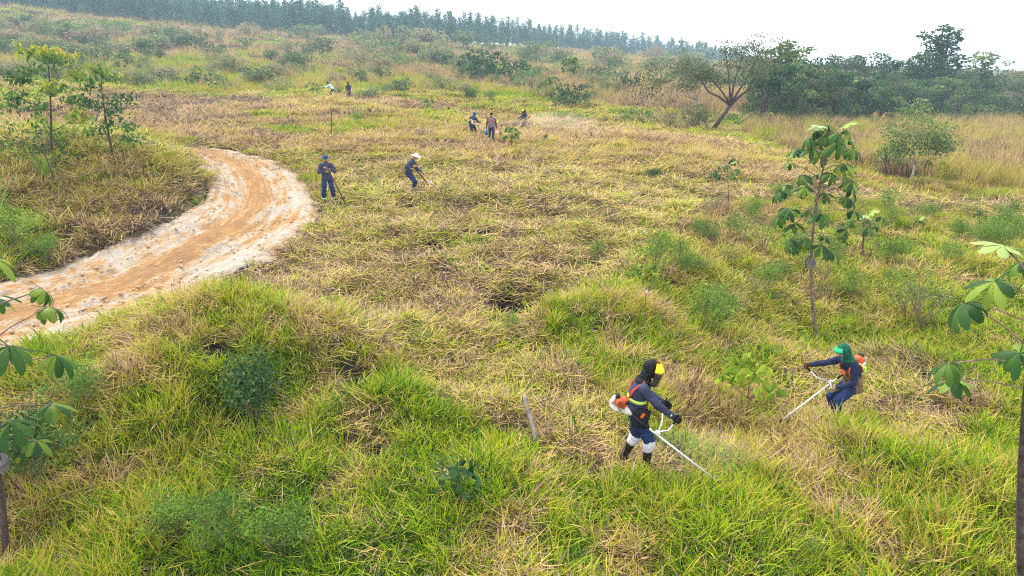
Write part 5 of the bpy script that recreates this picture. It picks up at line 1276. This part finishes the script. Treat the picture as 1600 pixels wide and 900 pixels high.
brushcutter("brush cutter carried at the hip by the man in the yellow helmet", W(f7, (-.38, -.22, 1.02)), W(f7, (.95, .1, .18)), [W(f7, (.42, .22, .94)), W(f7, (.46, -.25, .98))])
b8 = G(519, 154)
f8 = person("man in a pale blue shirt and dark blue hat leaning forward, highest up the slope", b8, math.radians(168), (-.12, 0, .84), (.18, 0, 1.20), (.36, 0, 1.40), (1, 0, -.3),
    [(.62, .15, 1.05), (.66, -.18, 1.05)], [(-.16, .14, .09), (.06, -.14, .09)], M_PALE, M_NAVYT, boot_h=.12, hat=brim_hat(M_BLUEH, M_BLUEH, .15, .11, M_BLUEH), band=False)
b9 = G(546, 156)
def ex9(fr):
    apron(M_BROWN, -1.0, .1)(fr); q = MB(); r = fr['ring']; loft(q, [r(.3, .036), r(.38, .036)], 20); q.build("waist_belt", M_JUGB, fr['t'], True)
f9 = person("man in dark clothes with a long brown apron right of the man in pale blue", b9, math.radians(-115), (0, 0, .90), (.02, 0, 1.36), (.06, 0, 1.58), (1, 0, -.3),
    [(.30, .10, 1.0), (.32, -.16, 1.02)], [(.06, .12, .09), (-.10, -.12, .09)], M_NAVY, M_NAVYT, boot_h=.2, hat=brim_hat(M_BLACK, M_BLACK, .11, .10, M_MAROON, 1), band=False, extra=ex9, baggy=1.1)
stickpos = W(f8, (.62, .1, 1.0)); hoe("thin-handled hoe pointing left from the hands of the man in the pale shirt", stickpos, W(f8, (1.35, .3, .35)), (-1, 0, -.4))

# dust thrown up by the cutters
def dust(label, p, s, dens):
    b = MB(); b.ell((0, 0, 0), s, 20, 12); m, nt, out = new_mat("dust_air"); v = nt.nodes.new("ShaderNodeVolumePrincipled"); v.inputs['Color'].default_value = (.95, .93, .88, 1); v.inputs['Density'].default_value = dens
    nt.links.new(v.outputs[0], out.inputs['Volume']); o = b.build("dust_cloud", m, None, True, p); tag(o, label, 'dust', kind='stuff')
p = G(1085, 745); dust("faint dust at the cutter of the man in the yellow face shield", p + Vector((0, 0, .25)), (.9, .6, .42), .07)
p = G(862, 205); dust("pale dust drifting right of the man in the yellow helmet", p + Vector((0, 0, .5)), (3.6, 2.4, 1.0), .03)
# ------------------------------------------------------------------ haze
def build_haze():
    b = MB(); x0, x1, y0, y1, z0, z1 = -1600, 1600, -60, 1150, -22, 45
    b.box(((x0 + x1) / 2, (y0 + y1) / 2, (z0 + z1) / 2), (x1 - x0, y1 - y0, z1 - z0))
    m, nt, out = new_mat("haze_air"); v = nt.nodes.new("ShaderNodeVolumePrincipled")
    v.inputs['Color'].default_value = (.60, .80, 1.0, 1); v.inputs['Density'].default_value = .0006; v.inputs['Anisotropy'].default_value = .2
    nt.links.new(v.outputs[0], out.inputs['Volume'])
    o = b.build("haze", m); tag(o, 'thin pale haze filling the air over the valley', 'haze', kind='stuff')
build_haze()
